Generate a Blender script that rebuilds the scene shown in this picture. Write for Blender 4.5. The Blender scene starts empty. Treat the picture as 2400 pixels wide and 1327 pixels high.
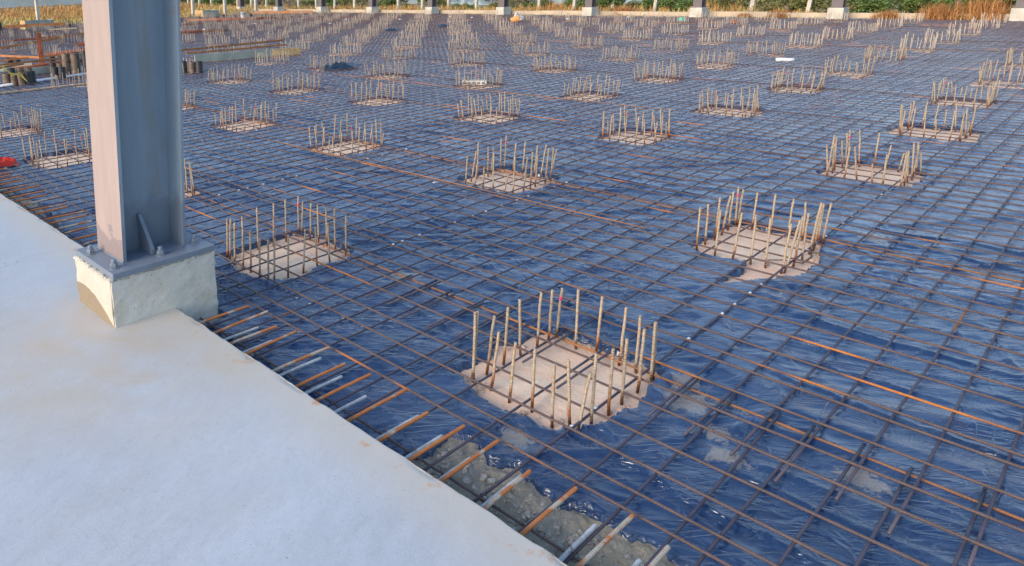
import bpy, math, random
import numpy as np
from mathutils import Vector, Matrix
random.seed(7); rng = np.random.default_rng(7)
C = bpy.context.scene.collection
R = math.radians
BY = 1.985                       # pile spacing across (2.4 m out from the slab)

# ------------------------------------------------------------------ helpers
class MB:
    """collects shapes of one mesh"""
    def __init__(s): s.v = []; s.f = []; s.m = []; s.cur = 0
    def add(s, v, f):
        o = len(s.v); s.v += [tuple(p) for p in v]
        for q in f: s.f.append(tuple(i + o for i in q)); s.m.append(s.cur)
    def box(s, x0, x1, y0, y1, z0, z1, j=0):
        v = [(x0,y0,z0),(x1,y0,z0),(x1,y1,z0),(x0,y1,z0),(x0,y0,z1),(x1,y0,z1),(x1,y1,z1),(x0,y1,z1)]
        if j: v = [tuple(c + random.uniform(-j, j) for c in p) for p in v]
        s.add(v, [(3,2,1,0),(4,5,6,7),(0,1,5,4),(1,2,6,5),(2,3,7,6),(3,0,4,7)])
    def tube(s, pts, r, n=6, caps=True, r1=None):
        pts = [Vector(p) for p in pts]; N = len(pts); vs = []
        t0 = (pts[1] - pts[0]).normalized()
        up = Vector((0, 0, 1)) if abs(t0.z) < .9 else Vector((1, 0, 0))
        for i, p in enumerate(pts):
            t = (pts[min(i+1, N-1)] - pts[max(i-1, 0)]).normalized()
            a = t.cross(up).normalized(); b = a.cross(t)
            rr = r if r1 is None else r + (r1 - r) * i / (N - 1)
            for k in range(n):
                an = 2 * math.pi * (k + .5) / n
                vs.append(p + a * math.cos(an) * rr + b * math.sin(an) * rr)
        fs = [(i*n+k, i*n+(k+1) % n, (i+1)*n+(k+1) % n, (i+1)*n+k) for i in range(N-1) for k in range(n)]
        if caps: fs += [tuple(range(n))[::-1], tuple((N-1)*n + k for k in range(n))]
        s.add(vs, fs)
    def lathe(s, prof, n=16, c=(0, 0, 0), caps=True):
        vs = [(c[0] + r*math.cos(2*math.pi*k/n), c[1] + r*math.sin(2*math.pi*k/n), c[2] + z) for r, z in prof for k in range(n)]
        N = len(prof)
        fs = [(i*n+k, i*n+(k+1) % n, (i+1)*n+(k+1) % n, (i+1)*n+k) for i in range(N-1) for k in range(n)]
        if caps: fs += [tuple(range(n))[::-1], tuple((N-1)*n + k for k in range(n))]
        s.add(vs, fs)
    def mesh(s, name, mats, smooth=False):
        me = bpy.data.meshes.new(name); me.from_pydata(s.v, [], s.f)
        for m in (mats if isinstance(mats, (list, tuple)) else [mats]): me.materials.append(m)
        if any(s.m): me.polygons.foreach_set('material_index', s.m)
        if smooth: me.polygons.foreach_set('use_smooth', [True] * len(s.f))
        me.update(); return me

def link(name, data, parent=None, loc=None, rot=None, scale=None):
    o = bpy.data.objects.new(name, data); C.objects.link(o)
    if parent: o.parent = parent
    if loc: o.location = loc
    if rot: o.rotation_euler = rot
    if scale: o.scale = scale
    return o
def tag(o, label=None, cat=None, group=None, kind=None):
    if label: o['label'] = label
    if cat: o['category'] = cat
    if group: o['group'] = group
    if kind: o['kind'] = kind
    return o
def empty(name, loc=(0, 0, 0), rot=None):
    return link(name, None, loc=loc, rot=rot)
def bevel(o, w=.004, seg=2):
    m = o.modifiers.new('bevel', 'BEVEL'); m.width = w; m.segments = seg; m.limit_method = 'ANGLE'
ORD = ['zeroth','first','second','third','fourth','fifth','sixth','seventh','eighth','ninth','tenth','eleventh','twelfth',
       'thirteenth','fourteenth','fifteenth','sixteenth','seventeenth','eighteenth','nineteenth']
TENS = ['','','twenty','thirty','forty','fifty','sixty','seventy','eighty','ninety']
def ordn(n):
    if n < 20: return ORD[n]
    if n >= 100:
        return 'one hundredth' if n == 100 else ('one hundred and ' if n < 200 else 'two hundred and ') + ordn(n % 100) if n % 100 else 'two hundredth'
    t, u = divmod(n, 10)
    return TENS[t][:-1] + 'ieth' if u == 0 else TENS[t] + '-' + ORD[u]

# ------------------------------------------------------------------ noise for mesh relief (numpy)
def vnoise(x, y, seed=0):
    xi = np.floor(x).astype(np.int64); yi = np.floor(y).astype(np.int64); fx = x - xi; fy = y - yi
    fx = fx*fx*fx*(fx*(fx*6-15)+10); fy = fy*fy*fy*(fy*(fy*6-15)+10)
    def h(a, b):
        n = (a * 374761393 + b * 668265263 + seed * 2147483647) & 0xffffffff
        n = ((n ^ (n >> 13)) * 1274126177) & 0xffffffff
        return ((n ^ (n >> 16)) & 0xffff) / 65535.
    return (h(xi, yi)*(1-fx)+h(xi+1, yi)*fx)*(1-fy) + (h(xi, yi+1)*(1-fx)+h(xi+1, yi+1)*fx)*fy
def ridge(x, y, seed=0, p=3): return (1 - np.abs(2*vnoise(x, y, seed) - 1))**p
def grid_mesh(name, X, Y, Z, mat, smooth=True, keep=None):
    ny, nx = X.shape
    me = bpy.data.meshes.new(name)
    idx = np.arange(nx*ny).reshape(ny, nx)
    q = np.stack([idx[:-1,:-1], idx[:-1,1:], idx[1:,1:], idx[1:,:-1]], -1).reshape(-1, 4)
    if keep is not None: q = q[keep.reshape(-1)]
    me.vertices.add(nx*ny); me.vertices.foreach_set('co', np.stack([X, Y, Z], -1).astype(np.float32).ravel())
    me.loops.add(len(q)*4); me.loops.foreach_set('vertex_index', q.astype(np.int32).ravel())
    me.polygons.add(len(q)); me.polygons.foreach_set('loop_start', np.arange(0, len(q)*4, 4, dtype=np.int32))
    me.polygons.foreach_set('use_smooth', np.full(len(q), smooth))
    me.materials.append(mat); me.update(calc_edges=True); me.validate(); return me
def poly_sdf(X, Y, poly):
    """signed distance to polygon (negative inside)"""
    d = np.full(X.shape, 1e9); ins = np.zeros(X.shape, bool); n = len(poly)
    for i in range(n):
        ax, ay = poly[i]; bx, by = poly[(i+1) % n]; ex, ey = bx-ax, by-ay
        t = np.clip(((X-ax)*ex + (Y-ay)*ey) / (ex*ex+ey*ey+1e-12), 0, 1)
        d = np.minimum(d, (X-ax-t*ex)**2 + (Y-ay-t*ey)**2)
        c = ((ay > Y) != (by > Y)) & (X < (bx-ax)*(Y-ay)/((by-ay) if by != ay else 1e-9) + ax)
        ins ^= c
    d = np.sqrt(d); return np.where(ins, -d, d)

# ------------------------------------------------------------------ materials
class NT:
    def __init__(s, name):
        s.m = bpy.data.materials.new(name); s.m.use_nodes = True; s.t = s.m.node_tree
        s.b = s.t.nodes['Principled BSDF']
    def n(s, typ, **kw):
        nd = s.t.nodes.new(typ)
        for k, v in kw.items():
            if k.startswith('_'): setattr(nd, k[1:], v)
            else: nd.inputs[k.replace('__', ' ')].default_value = v
        return nd
    def l(s, a, b): s.t.links.new(a, b)
    def coord(s, kind='Object', scale=(1, 1, 1), rot=(0, 0, 0)):
        tc = s.n('ShaderNodeTexCoord'); mp = s.n('ShaderNodeMapping'); turned = any(rot)
        if turned: mp.vector_type = 'TEXTURE'
        mp.inputs['Scale'].default_value = tuple(1/q for q in scale) if turned else scale
        mp.inputs['Rotation'].default_value = rot
        s.l(tc.outputs[kind], mp.inputs['Vector']); return mp.outputs[0]
    def noise(s, vec, scale, detail=4, rough=.6, dist=0):
        nd = s.n('ShaderNodeTexNoise', Scale=scale, Detail=detail, Roughness=rough, Distortion=dist); s.l(vec, nd.inputs['Vector']); return nd.outputs['Fac']
    def ramp(s, fac, a, b, ca=(0, 0, 0, 1), cb=(1, 1, 1, 1)):
        r = s.n('ShaderNodeValToRGB'); e = r.color_ramp.elements
        e[0].position = a; e[0].color = ca; e[1].position = b; e[1].color = cb
        s.l(fac, r.inputs[0]); return r.outputs[0]
    def mix(s, fac, a, b, blend='MIX'):
        m = s.n('ShaderNodeMix', _data_type='RGBA', _blend_type=blend)
        for v, i in ((fac, 0), (a, 6), (b, 7)):
            if isinstance(v, (int, float)): m.inputs[i].default_value = v
            elif isinstance(v, tuple): m.inputs[i].default_value = v if len(v) == 4 else (*v, 1)
            else: s.l(v, m.inputs[i])
        return m.outputs[2]
    def math(s, op, a, b=0.0):
        m = s.n('ShaderNodeMath', _operation=op)
        for v, i in ((a, 0), (b, 1)):
            if isinstance(v, (int, float)): m.inputs[i].default_value = v
            else: s.l(v, m.inputs[i])
        return m.outputs[0]
    def col(s, c):
        if isinstance(c, tuple): s.b.inputs['Base Color'].default_value = (*c[:3], 1)
        else: s.l(c, s.b.inputs['Base Color'])
        return s
    def rough(s, r):
        if isinstance(r, (int, float)): s.b.inputs['Roughness'].default_value = r
        else: s.l(r, s.b.inputs['Roughness'])
        return s
    def bump(s, h, dist=.01, st=1.0):
        b = s.n('ShaderNodeBump', Distance=dist, Strength=st); s.l(h, b.inputs['Height'])
        if s.b.inputs['Normal'].links: s.l(s.b.inputs['Normal'].links[0].from_socket, b.inputs['Normal'])
        s.l(b.outputs[0], s.b.inputs['Normal']); return s
    def sep(s, vec):
        x = s.n('ShaderNodeSeparateXYZ'); s.l(vec, x.inputs[0]); return x.outputs
    def rnd(s): return s.n('ShaderNodeObjectInfo').outputs['Random']
def simple(name, c, rough=.6, metal=0, var=.25, scale=12, bump=.0):
    t = NT(name); v = t.coord(); n = t.noise(v, scale, 5, .6)
    t.col(t.mix(t.ramp(n, .3, .7), tuple(x*(1-var) for x in c), tuple(min(1, x*(1+var)) for x in c)))
    t.rough(rough); t.b.inputs['Metallic'].default_value = metal
    if bump: t.bump(n, bump)
    return t.m
OFF= {(0, 0): (-0.0, -0.0), (1, 0): (-0.07, -0.02), (2, 0): (0.04, -0.01), (3, 0): (-0.04, -0.01), (4, 0): (-0.04, 0.13), (0, 1): (0.0, -0.0), (1, 1): (0.14, 0.08), (2, 1): (0.15, 0.12), (3, 1): (-0.04, 0.0), (4, 1): (-0.0, -0.0), (5, 1): (-0.2, -0.09), (6, 1): (-0.02, -0.0), (7, 1): (0.15, 0.0), (8, 1): (-0.08, -0.02), (1, 2): (0.04, 0.11), (2, 2): (0.05, -0.0), (3, 2): (0.01, -0.07), (4, 2): (-0.13, -0.03), (5, 2): (-0.03, 0.03), (6, 2): (-0.06, 0.01), (7, 2): (0.05, 0.0), (8, 2): (-0.15, -0.03), (9, 2): (-0.03, 0.05), (0, 3): (-0.03, -0.06), (1, 3): (0.04, 0.06), (2, 3): (0.07, 0.04), (3, 3): (-0.1, -0.12), (4, 3): (0.0, -0.0), (5, 3): (-0.1, -0.09), (6, 3): (-0.03, -0.04), (7, 3): (0.04, -0.02), (8, 3): (0.02, 0.0), (9, 3): (0.39, 0.09), (10, 3): (0.53, 0.13), (2, 4): (-0.03, -0.1), (3, 4): (-0.15, -0.01), (4, 4): (-0.08, 0.02), (5, 4): (-0.09, 0.05), (6, 4): (-0.18, -0.06), (7, 4): (0.24, 0.07), (8, 4): (0.04, 0.02), (2, 5): (-0.05, -0.05), (3, 5): (0.07, -0.07), (4, 5): (-0.07, 0.01), (5, 0): (-0.21, 0.02), (0, 2): (0.0, 0.0)}
EXTRA= [(0, 4), (1, 4), (1, 5), (1, 6), (1, 7), (1, 8), (2, 6), (2, 7), (2, 8), (2, 9), (2, 10), (2, 11), (2, 12), (2, 13), (3, 6), (3, 7), (3, 8), (3, 9), (3, 10), (3, 11), (3, 12), (3, 13), (3, 14), (3, 15), (3, 16), (3, 17), (4, 6), (4, 7), (4, 8), (4, 9), (4, 10), (4, 11), (4, 12), (4, 13), (4, 14), (4, 15), (4, 16), (4, 17), (4, 18), (4, 19), (4, 20), (5, 5), (5, 6), (5, 7), (5, 8), (5, 9), (5, 10), (5, 11), (5, 12), (5, 13), (5, 14), (5, 15), (5, 16), (5, 17), (5, 18), (5, 19), (5, 20), (6, 0), (6, 5), (6, 6), (6, 7), (6, 8), (6, 9), (6, 10), (6, 11), (6, 12), (6, 13), (6, 14), (6, 15), (6, 16), (6, 17), (6, 18), (6, 19), (6, 20), (7, 5), (7, 6), (7, 7), (7, 8), (7, 9), (7, 10), (7, 11), (7, 12), (7, 13), (7, 14), (7, 15), (7, 16), (7, 17), (7, 18), (7, 19), (7, 20), (8, 5), (8, 6), (8, 7), (8, 8), (8, 9), (8, 10), (8, 11), (8, 12), (8, 13), (8, 14), (8, 15), (8, 16), (8, 17), (8, 18), (8, 19), (8, 20), (9, 1), (9, 4), (9, 5), (9, 6), (9, 7), (9, 8), (9, 9), (9, 10), (9, 11), (9, 12), (9, 13), (9, 14), (9, 15), (9, 16), (9, 17), (9, 18), (9, 19), (9, 20), (10, 1), (10, 2), (10, 4), (10, 5), (10, 6), (10, 7), (10, 8), (10, 9), (10, 10), (10, 11), (10, 12), (10, 13), (10, 14), (10, 15), (10, 16), (10, 17), (10, 18), (10, 19), (10, 20), (11, 1), (11, 2), (11, 3), (11, 4), (11, 5), (11, 6), (11, 7), (11, 8), (11, 9), (11, 10), (11, 11), (11, 12), (11, 13), (11, 14), (11, 15), (11, 16), (11, 17), (11, 18), (11, 19), (11, 20)]
D1= [(-0.31, 0.259, -0.299, 0.249, 0.35), (-0.218, 0.249, -0.198, 0.234, 0.3), (-0.312, 0.156, -0.293, 0.14, 0.29), (-0.091, 0.247, -0.083, 0.241, 0.3), (-0.33, 0.05, -0.319, 0.04, 0.29), (0.041, 0.246, 0.029, 0.255, 0.3), (-0.319, -0.053, -0.319, -0.053, 0.3), (0.164, 0.234, 0.168, 0.231, 0.3), (0.268, 0.236, 0.272, 0.233, 0.28), (-0.352, -0.166, -0.356, -0.163, 0.29), (0.334, 0.234, 0.345, 0.225, 0.27), (-0.313, -0.222, -0.332, -0.207, 0.32), (0.29, 0.103, 0.286, 0.107, 0.32), (-0.306, -0.249, -0.279, -0.271, 0.27), (-0.23, -0.265, -0.23, -0.265, 0.33), (0.325, 0.017, 0.333, 0.011, 0.3), (-0.111, -0.274, -0.111, -0.274, 0.31), (0.296, -0.112, 0.304, -0.119, 0.3), (0.006, -0.271, 0.006, -0.271, 0.31), (0.29, -0.191, 0.29, -0.191, 0.29), (0.139, -0.275, 0.143, -0.278, 0.31), (0.259, -0.275, 0.255, -0.272, 0.3), (-0.315, 0.25, -0.315, 0.25, 0.35), (0.289, -0.27, 0.281, -0.264, 0.29)]
D3= [(2.002, 0.251, 1.998, 0.254, 0.31), (2.169, 0.265, 2.165, 0.268, 0.29), (2.324, 0.264, 2.328, 0.261, 0.3), (1.991, 0.136, 1.995, 0.133, 0.32), (2.434, 0.265, 2.457, 0.246, 0.29), (2.565, 0.273, 2.572, 0.267, 0.29), (2.685, 0.27, 2.678, 0.276, 0.3), (2.695, 0.261, 2.703, 0.254, 0.28), (2.008, 0.039, 2.027, 0.023, 0.32), (2.687, 0.167, 2.694, 0.16, 0.28), (2.01, -0.06, 2.01, -0.06, 0.33), (2.7, 0.055, 2.7, 0.055, 0.29), (2.014, -0.14, 2.01, -0.137, 0.33), (2.724, -0.041, 2.728, -0.044, 0.27), (1.988, -0.234, 2.003, -0.247, 0.32), (2.008, -0.244, 2.046, -0.276, 0.34), (2.679, -0.138, 2.672, -0.131, 0.28), (2.155, -0.246, 2.167, -0.256, 0.33), (2.29, -0.25, 2.29, -0.25, 0.32), (2.451, -0.242, 2.474, -0.261, 0.35), (2.537, -0.241, 2.548, -0.251, 0.29), (2.678, -0.226, 2.678, -0.226, 0.29), (2.668, -0.25, 2.684, -0.262, 0.3)]
D2= [(-0.315, 2.258, -0.303, 2.248, 0.3), (-0.302, 2.246, -0.287, 2.233, 0.3), (-0.325, 2.156, -0.314, 2.146, 0.3), (-0.14, 2.316, -0.14, 2.316, 0.26), (-0.333, 2.046, -0.326, 2.039, 0.27), (-0.322, 1.977, -0.314, 1.971, 0.29), (-0.05, 2.274, -0.046, 2.271, 0.31), (-0.322, 1.88, -0.315, 1.873, 0.26), (-0.325, 1.786, -0.317, 1.78, 0.28), (0.067, 2.253, 0.078, 2.244, 0.32), (-0.319, 1.735, -0.308, 1.725, 0.3), (0.187, 2.262, 0.191, 2.258, 0.32), (-0.2, 1.748, -0.192, 1.741, 0.29), (0.32, 2.284, 0.324, 2.281, 0.31), (0.336, 2.269, 0.348, 2.259, 0.27), (-0.086, 1.738, -0.07, 1.725, 0.3), (0.331, 2.165, 0.339, 2.159, 0.28), (0.042, 1.752, 0.038, 1.755, 0.28), (0.334, 2.078, 0.334, 2.078, 0.29), (0.337, 1.993, 0.337, 1.993, 0.28), (0.15, 1.754, 0.146, 1.757, 0.28), (0.312, 1.878, 0.312, 1.878, 0.31), (0.307, 1.768, 0.311, 1.765, 0.29)]
COLK = 1.0; SKYS = .15; SUNE = 1.3; EXPO = 0.86
# ---- materials of the place
MUD = [(.20, -.46, .17), (.34, -.40, .12), (-.08, -.70, .13), (.05, -.62, .10), (-.55, -.13, .12), (.30, 1.25, .16), (3.0, -.45, .20), (.15, -1.05, .14)]
def m_sheet():
    t = NT('polythene'); v = t.coord()
    n1 = t.noise(v, 1.1, 4, .6); base = t.mix(t.ramp(n1, .3, .7), (.006, .026, .090), (.016, .054, .155))
    dust = t.ramp(t.noise(v, 2.3, 6, .7, .6), .50, .78); base = t.mix(t.math('MULTIPLY', dust, .50), base, (.12, .19, .31))
    # creases: thin lines where a drawn out noise crosses its mean, in patches of differing direction
    hs = None
    for ang, sx, sc, ms, lo, hi, wd in ((-40, .16, 15, .8, .38, .58, .045), (-64, .20, 12, .9, .44, .60, .05), (6, .25, 9, 1.0, .50, .64, .05), (-30, .30, 30, 1.3, .54, .68, .06), (70, .3, 7, .7, .56, .66, .05)):
        w = t.coord(scale=(sx, 1, 1), rot=(0, 0, R(ang))); n = t.noise(w, sc, 3, .5, .5)
        d = t.math('ABSOLUTE', t.math('SUBTRACT', n, .5)); line = t.math('SUBTRACT', 1., t.ramp(d, 0, wd))
        of = t.n('ShaderNodeVectorMath', _operation='ADD'); t.l(v, of.inputs[0]); of.inputs[1].default_value = (ang, sc, 0)
        mk = t.ramp(t.noise(of.outputs[0], ms, 3, .6), lo, hi); line = t.math('MULTIPLY', line, mk)
        hs = line if hs is None else t.math('MAXIMUM', hs, line)
    hs2 = t.math('POWER', hs, 2.)
    base = t.mix(t.math('MULTIPLY', hs2, .15), base, (.22, .31, .46))  # paler along the creases: wrinkle highlights painted into the base colour
    vs = t.coord(scale=(1, 2.6, 1), rot=(0, 0, R(50)))
    sm = t.ramp(t.noise(vs, 5, 7, .75, .8), .645, .69); sm = t.math('MULTIPLY', sm, t.ramp(t.noise(v, .9, 2), .45, .6))
    base = t.mix(t.math('MULTIPLY', sm, .7), base, (.36, .32, .26))
    for bx, by, rr in MUD:      # dried mud splashes lying on the sheet
        dd = t.n('ShaderNodeVectorMath', _operation='DISTANCE'); t.l(v, dd.inputs[0]); dd.inputs[1].default_value = (bx, by, .03)
        q = t.math('SUBTRACT', 1., t.math('DIVIDE', dd.outputs['Value'], rr)); q = t.math('ADD', q, t.math('MULTIPLY', t.math('SUBTRACT', t.noise(v, 13, 6, .75, 1.), .5), 2.4)); base = t.mix(t.math('MULTIPLY', t.ramp(q, .44, .62), .6), base, (.38, .33, .25))
    sp = t.ramp(t.noise(v, 75, 3, .8), .67, .70); sp = t.math('MULTIPLY', sp, t.ramp(t.noise(v, 1.7, 3), .42, .62))
    base = t.mix(t.math('MULTIPLY', sp, .8), base, (.45, .48, .52))
    t.col(base); t.rough(t.mix(dust, (.23,)*3, (.42,)*3))
    t.bump(hs, .005, .8)
    w = t.coord(scale=(.2, 1, 1), rot=(0, 0, R(-45))); t.bump(t.noise(w, 9, 3, .5, .5), .009, .8)
    t.b.inputs['IOR'].default_value = 1.8; t.b.inputs['Sheen Weight'].default_value = .34; t.b.inputs['Sheen Roughness'].default_value = .35; t.b.inputs['Sheen Tint'].default_value = (.52, .70, 1, 1)
    return t.m
def m_slab():
    t = NT('slab_concrete'); v = t.coord()
    a = t.noise(v, .55, 6, .65, .5); base = t.mix(t.ramp(a, .34, .62), (.41, .445, .50), (.50, .54, .60))
    b = t.noise(v, .9, 5, .65, .8); base = t.mix(t.math('MULTIPLY', t.ramp(b, .53, .70), .40), base, (.54, .51, .45))
    vs = t.coord(scale=(1, 3, 1), rot=(0, 0, R(25)))
    c = t.noise(vs, 5, 8, .75, .3); base = t.mix(t.math('MULTIPLY', t.ramp(c, .42, .66), .34), base, (.60, .645, .72))
    c2 = t.noise(vs, 16, 7, .8); base = t.mix(t.math('MULTIPLY', t.ramp(c2, .52, .72), .45), base, (.36, .38, .40))
    pit = t.ramp(t.noise(v, 70, 2, .7), .70, .72); pit = t.math('MULTIPLY', pit, t.ramp(t.noise(v, 2.2, 3), .5, .58))
    base = t.mix(t.math('MULTIPLY', pit, .8), base, (.14, .13, .12)); gr = t.noise(v, 38, 7, .85); base = t.mix(t.math('MULTIPLY', t.ramp(gr, .50, .72), .42), base, (.33, .34, .35))
    tw = t.n('ShaderNodeTexWave', _bands_direction='DIAGONAL', Scale=.9, Distortion=9.); tw.inputs['Detail'].default_value = 4; tw.inputs['Detail Scale'].default_value = 1.4; t.l(v, tw.inputs['Vector'])
    base = t.mix(t.math('MULTIPLY', t.ramp(tw.outputs['Fac'], .55, .95), .12), base, (.42, .46, .53))
    vo = t.n('ShaderNodeTexVoronoi', _feature='DISTANCE_TO_EDGE', Scale=.55); wv = t.n('ShaderNodeVectorMath', _operation='ADD'); nz = t.n('ShaderNodeTexNoise', Scale=2.2, Detail=6.); t.l(v, nz.inputs['Vector']); t.l(v, wv.inputs[0]); t.l(nz.outputs['Color'], wv.inputs[1]); t.l(wv.outputs[0], vo.inputs['Vector'])
    cr = t.math('MULTIPLY', t.math('LESS_THAN', vo.outputs['Distance'], .0022), t.ramp(t.noise(v, .8, 3), .45, .55)); base = t.mix(t.math('MULTIPLY', cr, .5), base, (.26, .27, .28))
    x, y, z = t.sep(v)
    # worn, iron stained strip along the formed edge and mud round the footing
    ed = t.math('MULTIPLY', t.ramp(x, .0, 1.0), 1.0)
    e = t.n('ShaderNodeMapRange', _interpolation_type='SMOOTHSTEP'); e.inputs['From Min'].default_value = -1.20; e.inputs['From Max'].default_value = -1.12; t.l(x, e.inputs[0])
    e2 = t.n('ShaderNodeMapRange', _interpolation_type='SMOOTHSTEP'); e2.inputs['From Min'].default_value = -1.40; e2.inputs['From Max'].default_value = -1.10; t.l(x, e2.inputs[0])
    base = t.mix(t.math('MULTIPLY', e2.outputs[0], .65), base, (.55, .50, .42))
    st = t.math('MULTIPLY', e.outputs[0], t.ramp(t.noise(v, 9, 5, .7), .56, .64)); base = t.mix(t.math('MULTIPLY', st, .7), base, (.55, .27, .11))
    d = t.n('ShaderNodeVectorMath', _operation='DISTANCE'); t.l(v, d.inputs[0]); d.inputs[1].default_value = (-1.5, 1.45, .16)
    f = t.n('ShaderNodeMapRange'); f.inputs['From Min'].default_value = .95; f.inputs['From Max'].default_value = .2; t.l(d.outputs['Value'], f.inputs[0])
    mud = t.math('MULTIPLY', f.outputs[0], t.ramp(t.noise(v, 2.1, 5, .65, .6), .33, .66)); base = t.mix(t.math('MULTIPLY', mud, .9), base, (.52, .43, .31))
    t.col(base); t.rough(t.mix(t.ramp(c, .3, .7), (.42,)*3, (.7,)*3))
    g2 = t.noise(v, 130, 5, .8); t.bump(g2, .002, .5)
    return t.m
def m_footing():
    t = NT('footing_concrete'); v = t.coord()
    a = t.noise(v, 5, 7, .7); base = t.mix(t.ramp(a, .3, .7), (.46, .45, .41), (.66, .645, .60))
    b = t.noise(v, 2.6, 6, .7, .5); base = t.mix(t.math('MULTIPLY', t.ramp(b, .5, .68), .6), base, (.50, .42, .30))
    pit = t.ramp(t.noise(v, 62, 3, .7), .635, .665); base = t.mix(t.math('MULTIPLY', pit, .7), base, (.14, .12, .10))
    # render left as a darker mortar fillet on the face that looks away from the field
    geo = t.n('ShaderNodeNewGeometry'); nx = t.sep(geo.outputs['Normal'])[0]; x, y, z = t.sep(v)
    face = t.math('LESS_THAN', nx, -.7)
    sun_warm = t.math('MULTIPLY', face, .40); base = t.mix(sun_warm, base, (.50, .39, .30))  # warm sunlight on this face mixed into the concrete colour
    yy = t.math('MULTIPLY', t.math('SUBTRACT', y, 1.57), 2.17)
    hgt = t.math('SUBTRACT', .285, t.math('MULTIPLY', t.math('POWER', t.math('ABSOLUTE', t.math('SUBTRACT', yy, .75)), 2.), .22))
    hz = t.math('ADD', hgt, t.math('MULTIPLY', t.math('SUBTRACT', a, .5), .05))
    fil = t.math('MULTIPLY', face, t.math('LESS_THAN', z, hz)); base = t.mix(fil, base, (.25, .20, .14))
    t.col(base).rough(.8); t.bump(a, .008, .6); t.bump(pit, .003, -.8); return t.m
def m_pad():
    t = NT('pad_concrete'); v = t.coord()
    a = t.noise(v, 3.5, 6, .7, .4); x, y, z = t.sep(v); ax = t.math('DIVIDE', t.math('ABSOLUTE', x), .27); ay = t.math('DIVIDE', t.math('ABSOLUTE', y), .215)
    inner = t.ramp(t.math('ADD', t.math('MAXIMUM', ax, ay), t.math('MULTIPLY', t.math('SUBTRACT', a, .5), .35)), .92, 1.06)
    base = t.mix(t.ramp(a, .33, .68), (.92, .61, .42), (.96, .76, .57)); base = t.mix(t.math('MULTIPLY', inner, .65), base, (.82, .54, .38))
    b = t.noise(v, 11, 6, .75); base = t.mix(t.math('MULTIPLY', t.ramp(b, .5, .75), .6), base, (.80, .73, .64))
    c = t.noise(v, 30, 4, .8); base = t.mix(t.math('MULTIPLY', t.ramp(c, .58, .75), .5), base, (.42, .25, .16))
    t.col(base).rough(.85); t.bump(b, .012, .8); t.bump(c, .004, .7); return t.m
def m_steelbar(name, c0, c1, rust, amt, axis, rough=.5, rs=1.3, spec=.5):
    t = NT(name); rd = t.rnd(); sh = t.n('ShaderNodeCombineXYZ'); t.l(t.math('MULTIPLY', rd, 37.), sh.inputs[0]); t.l(t.math('MULTIPLY', rd, 91.), sh.inputs[1])
    v = t.coord(); ad = t.n('ShaderNodeVectorMath', _operation='ADD'); t.l(v, ad.inputs[0]); t.l(sh.outputs[0], ad.inputs[1]); w = ad.outputs[0]
    n = t.noise(w, 7, 5, .7); base = t.mix(t.ramp(n, .3, .7), c0, c1)
    lo = t.math('ADD', t.noise(w, rs, 3, .55), t.math('MULTIPLY', t.math('SUBTRACT', rd, .5), .16))
    m = t.ramp(lo, amt, amt + .07); base = t.mix(m, base, t.mix(n, tuple(x*.55 for x in rust), rust))
    t.col(base).rough(rough); t.b.inputs['Specular IOR Level'].default_value = spec
    wv = t.n('ShaderNodeTexWave', _bands_direction=axis, Scale=30.0, Distortion=.4); wv.inputs['Detail'].default_value = 0; t.l(v, wv.inputs['Vector'])
    t.bump(wv.outputs['Fac'], .0022, .7); return t.m
def m_dowel():
    t = NT('starter_bar_steel'); v = t.coord(); x, y, z = t.sep(v); rd = t.rnd()
    sh = t.n('ShaderNodeCombineXYZ'); t.l(t.math('MULTIPLY', rd, 53.), sh.inputs[0]); ad = t.n('ShaderNodeVectorMath', _operation='ADD'); t.l(v, ad.inputs[0]); t.l(sh.outputs[0], ad.inputs[1])
    n = t.noise(ad.outputs[0], 22, 5, .75)
    base = t.mix(t.ramp(n, .3, .7), (.33, .25, .175), (.54, .44, .325))
    base = t.mix(t.math('MULTIPLY', t.ramp(t.noise(ad.outputs[0], 9, 3), .56, .66), .8), base, (.36, .19, .09))
    k = t.math('ADD', z, t.math('MULTIPLY', t.math('SUBTRACT', n, .5), .5)); k = t.math('ADD', k, t.math('MULTIPLY', t.math('SUBTRACT', rd, .5), .35))
    base = t.mix(t.ramp(k, .12, .34), (.32, .12, .035), base)
    t.col(base).rough(.75)
    wv = t.n('ShaderNodeTexWave', _bands_direction='Z', Scale=8.5, Distortion=.3); t.l(v, wv.inputs['Vector']); t.bump(wv.outputs['Fac'], .003, .7)
    return t.m
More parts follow.
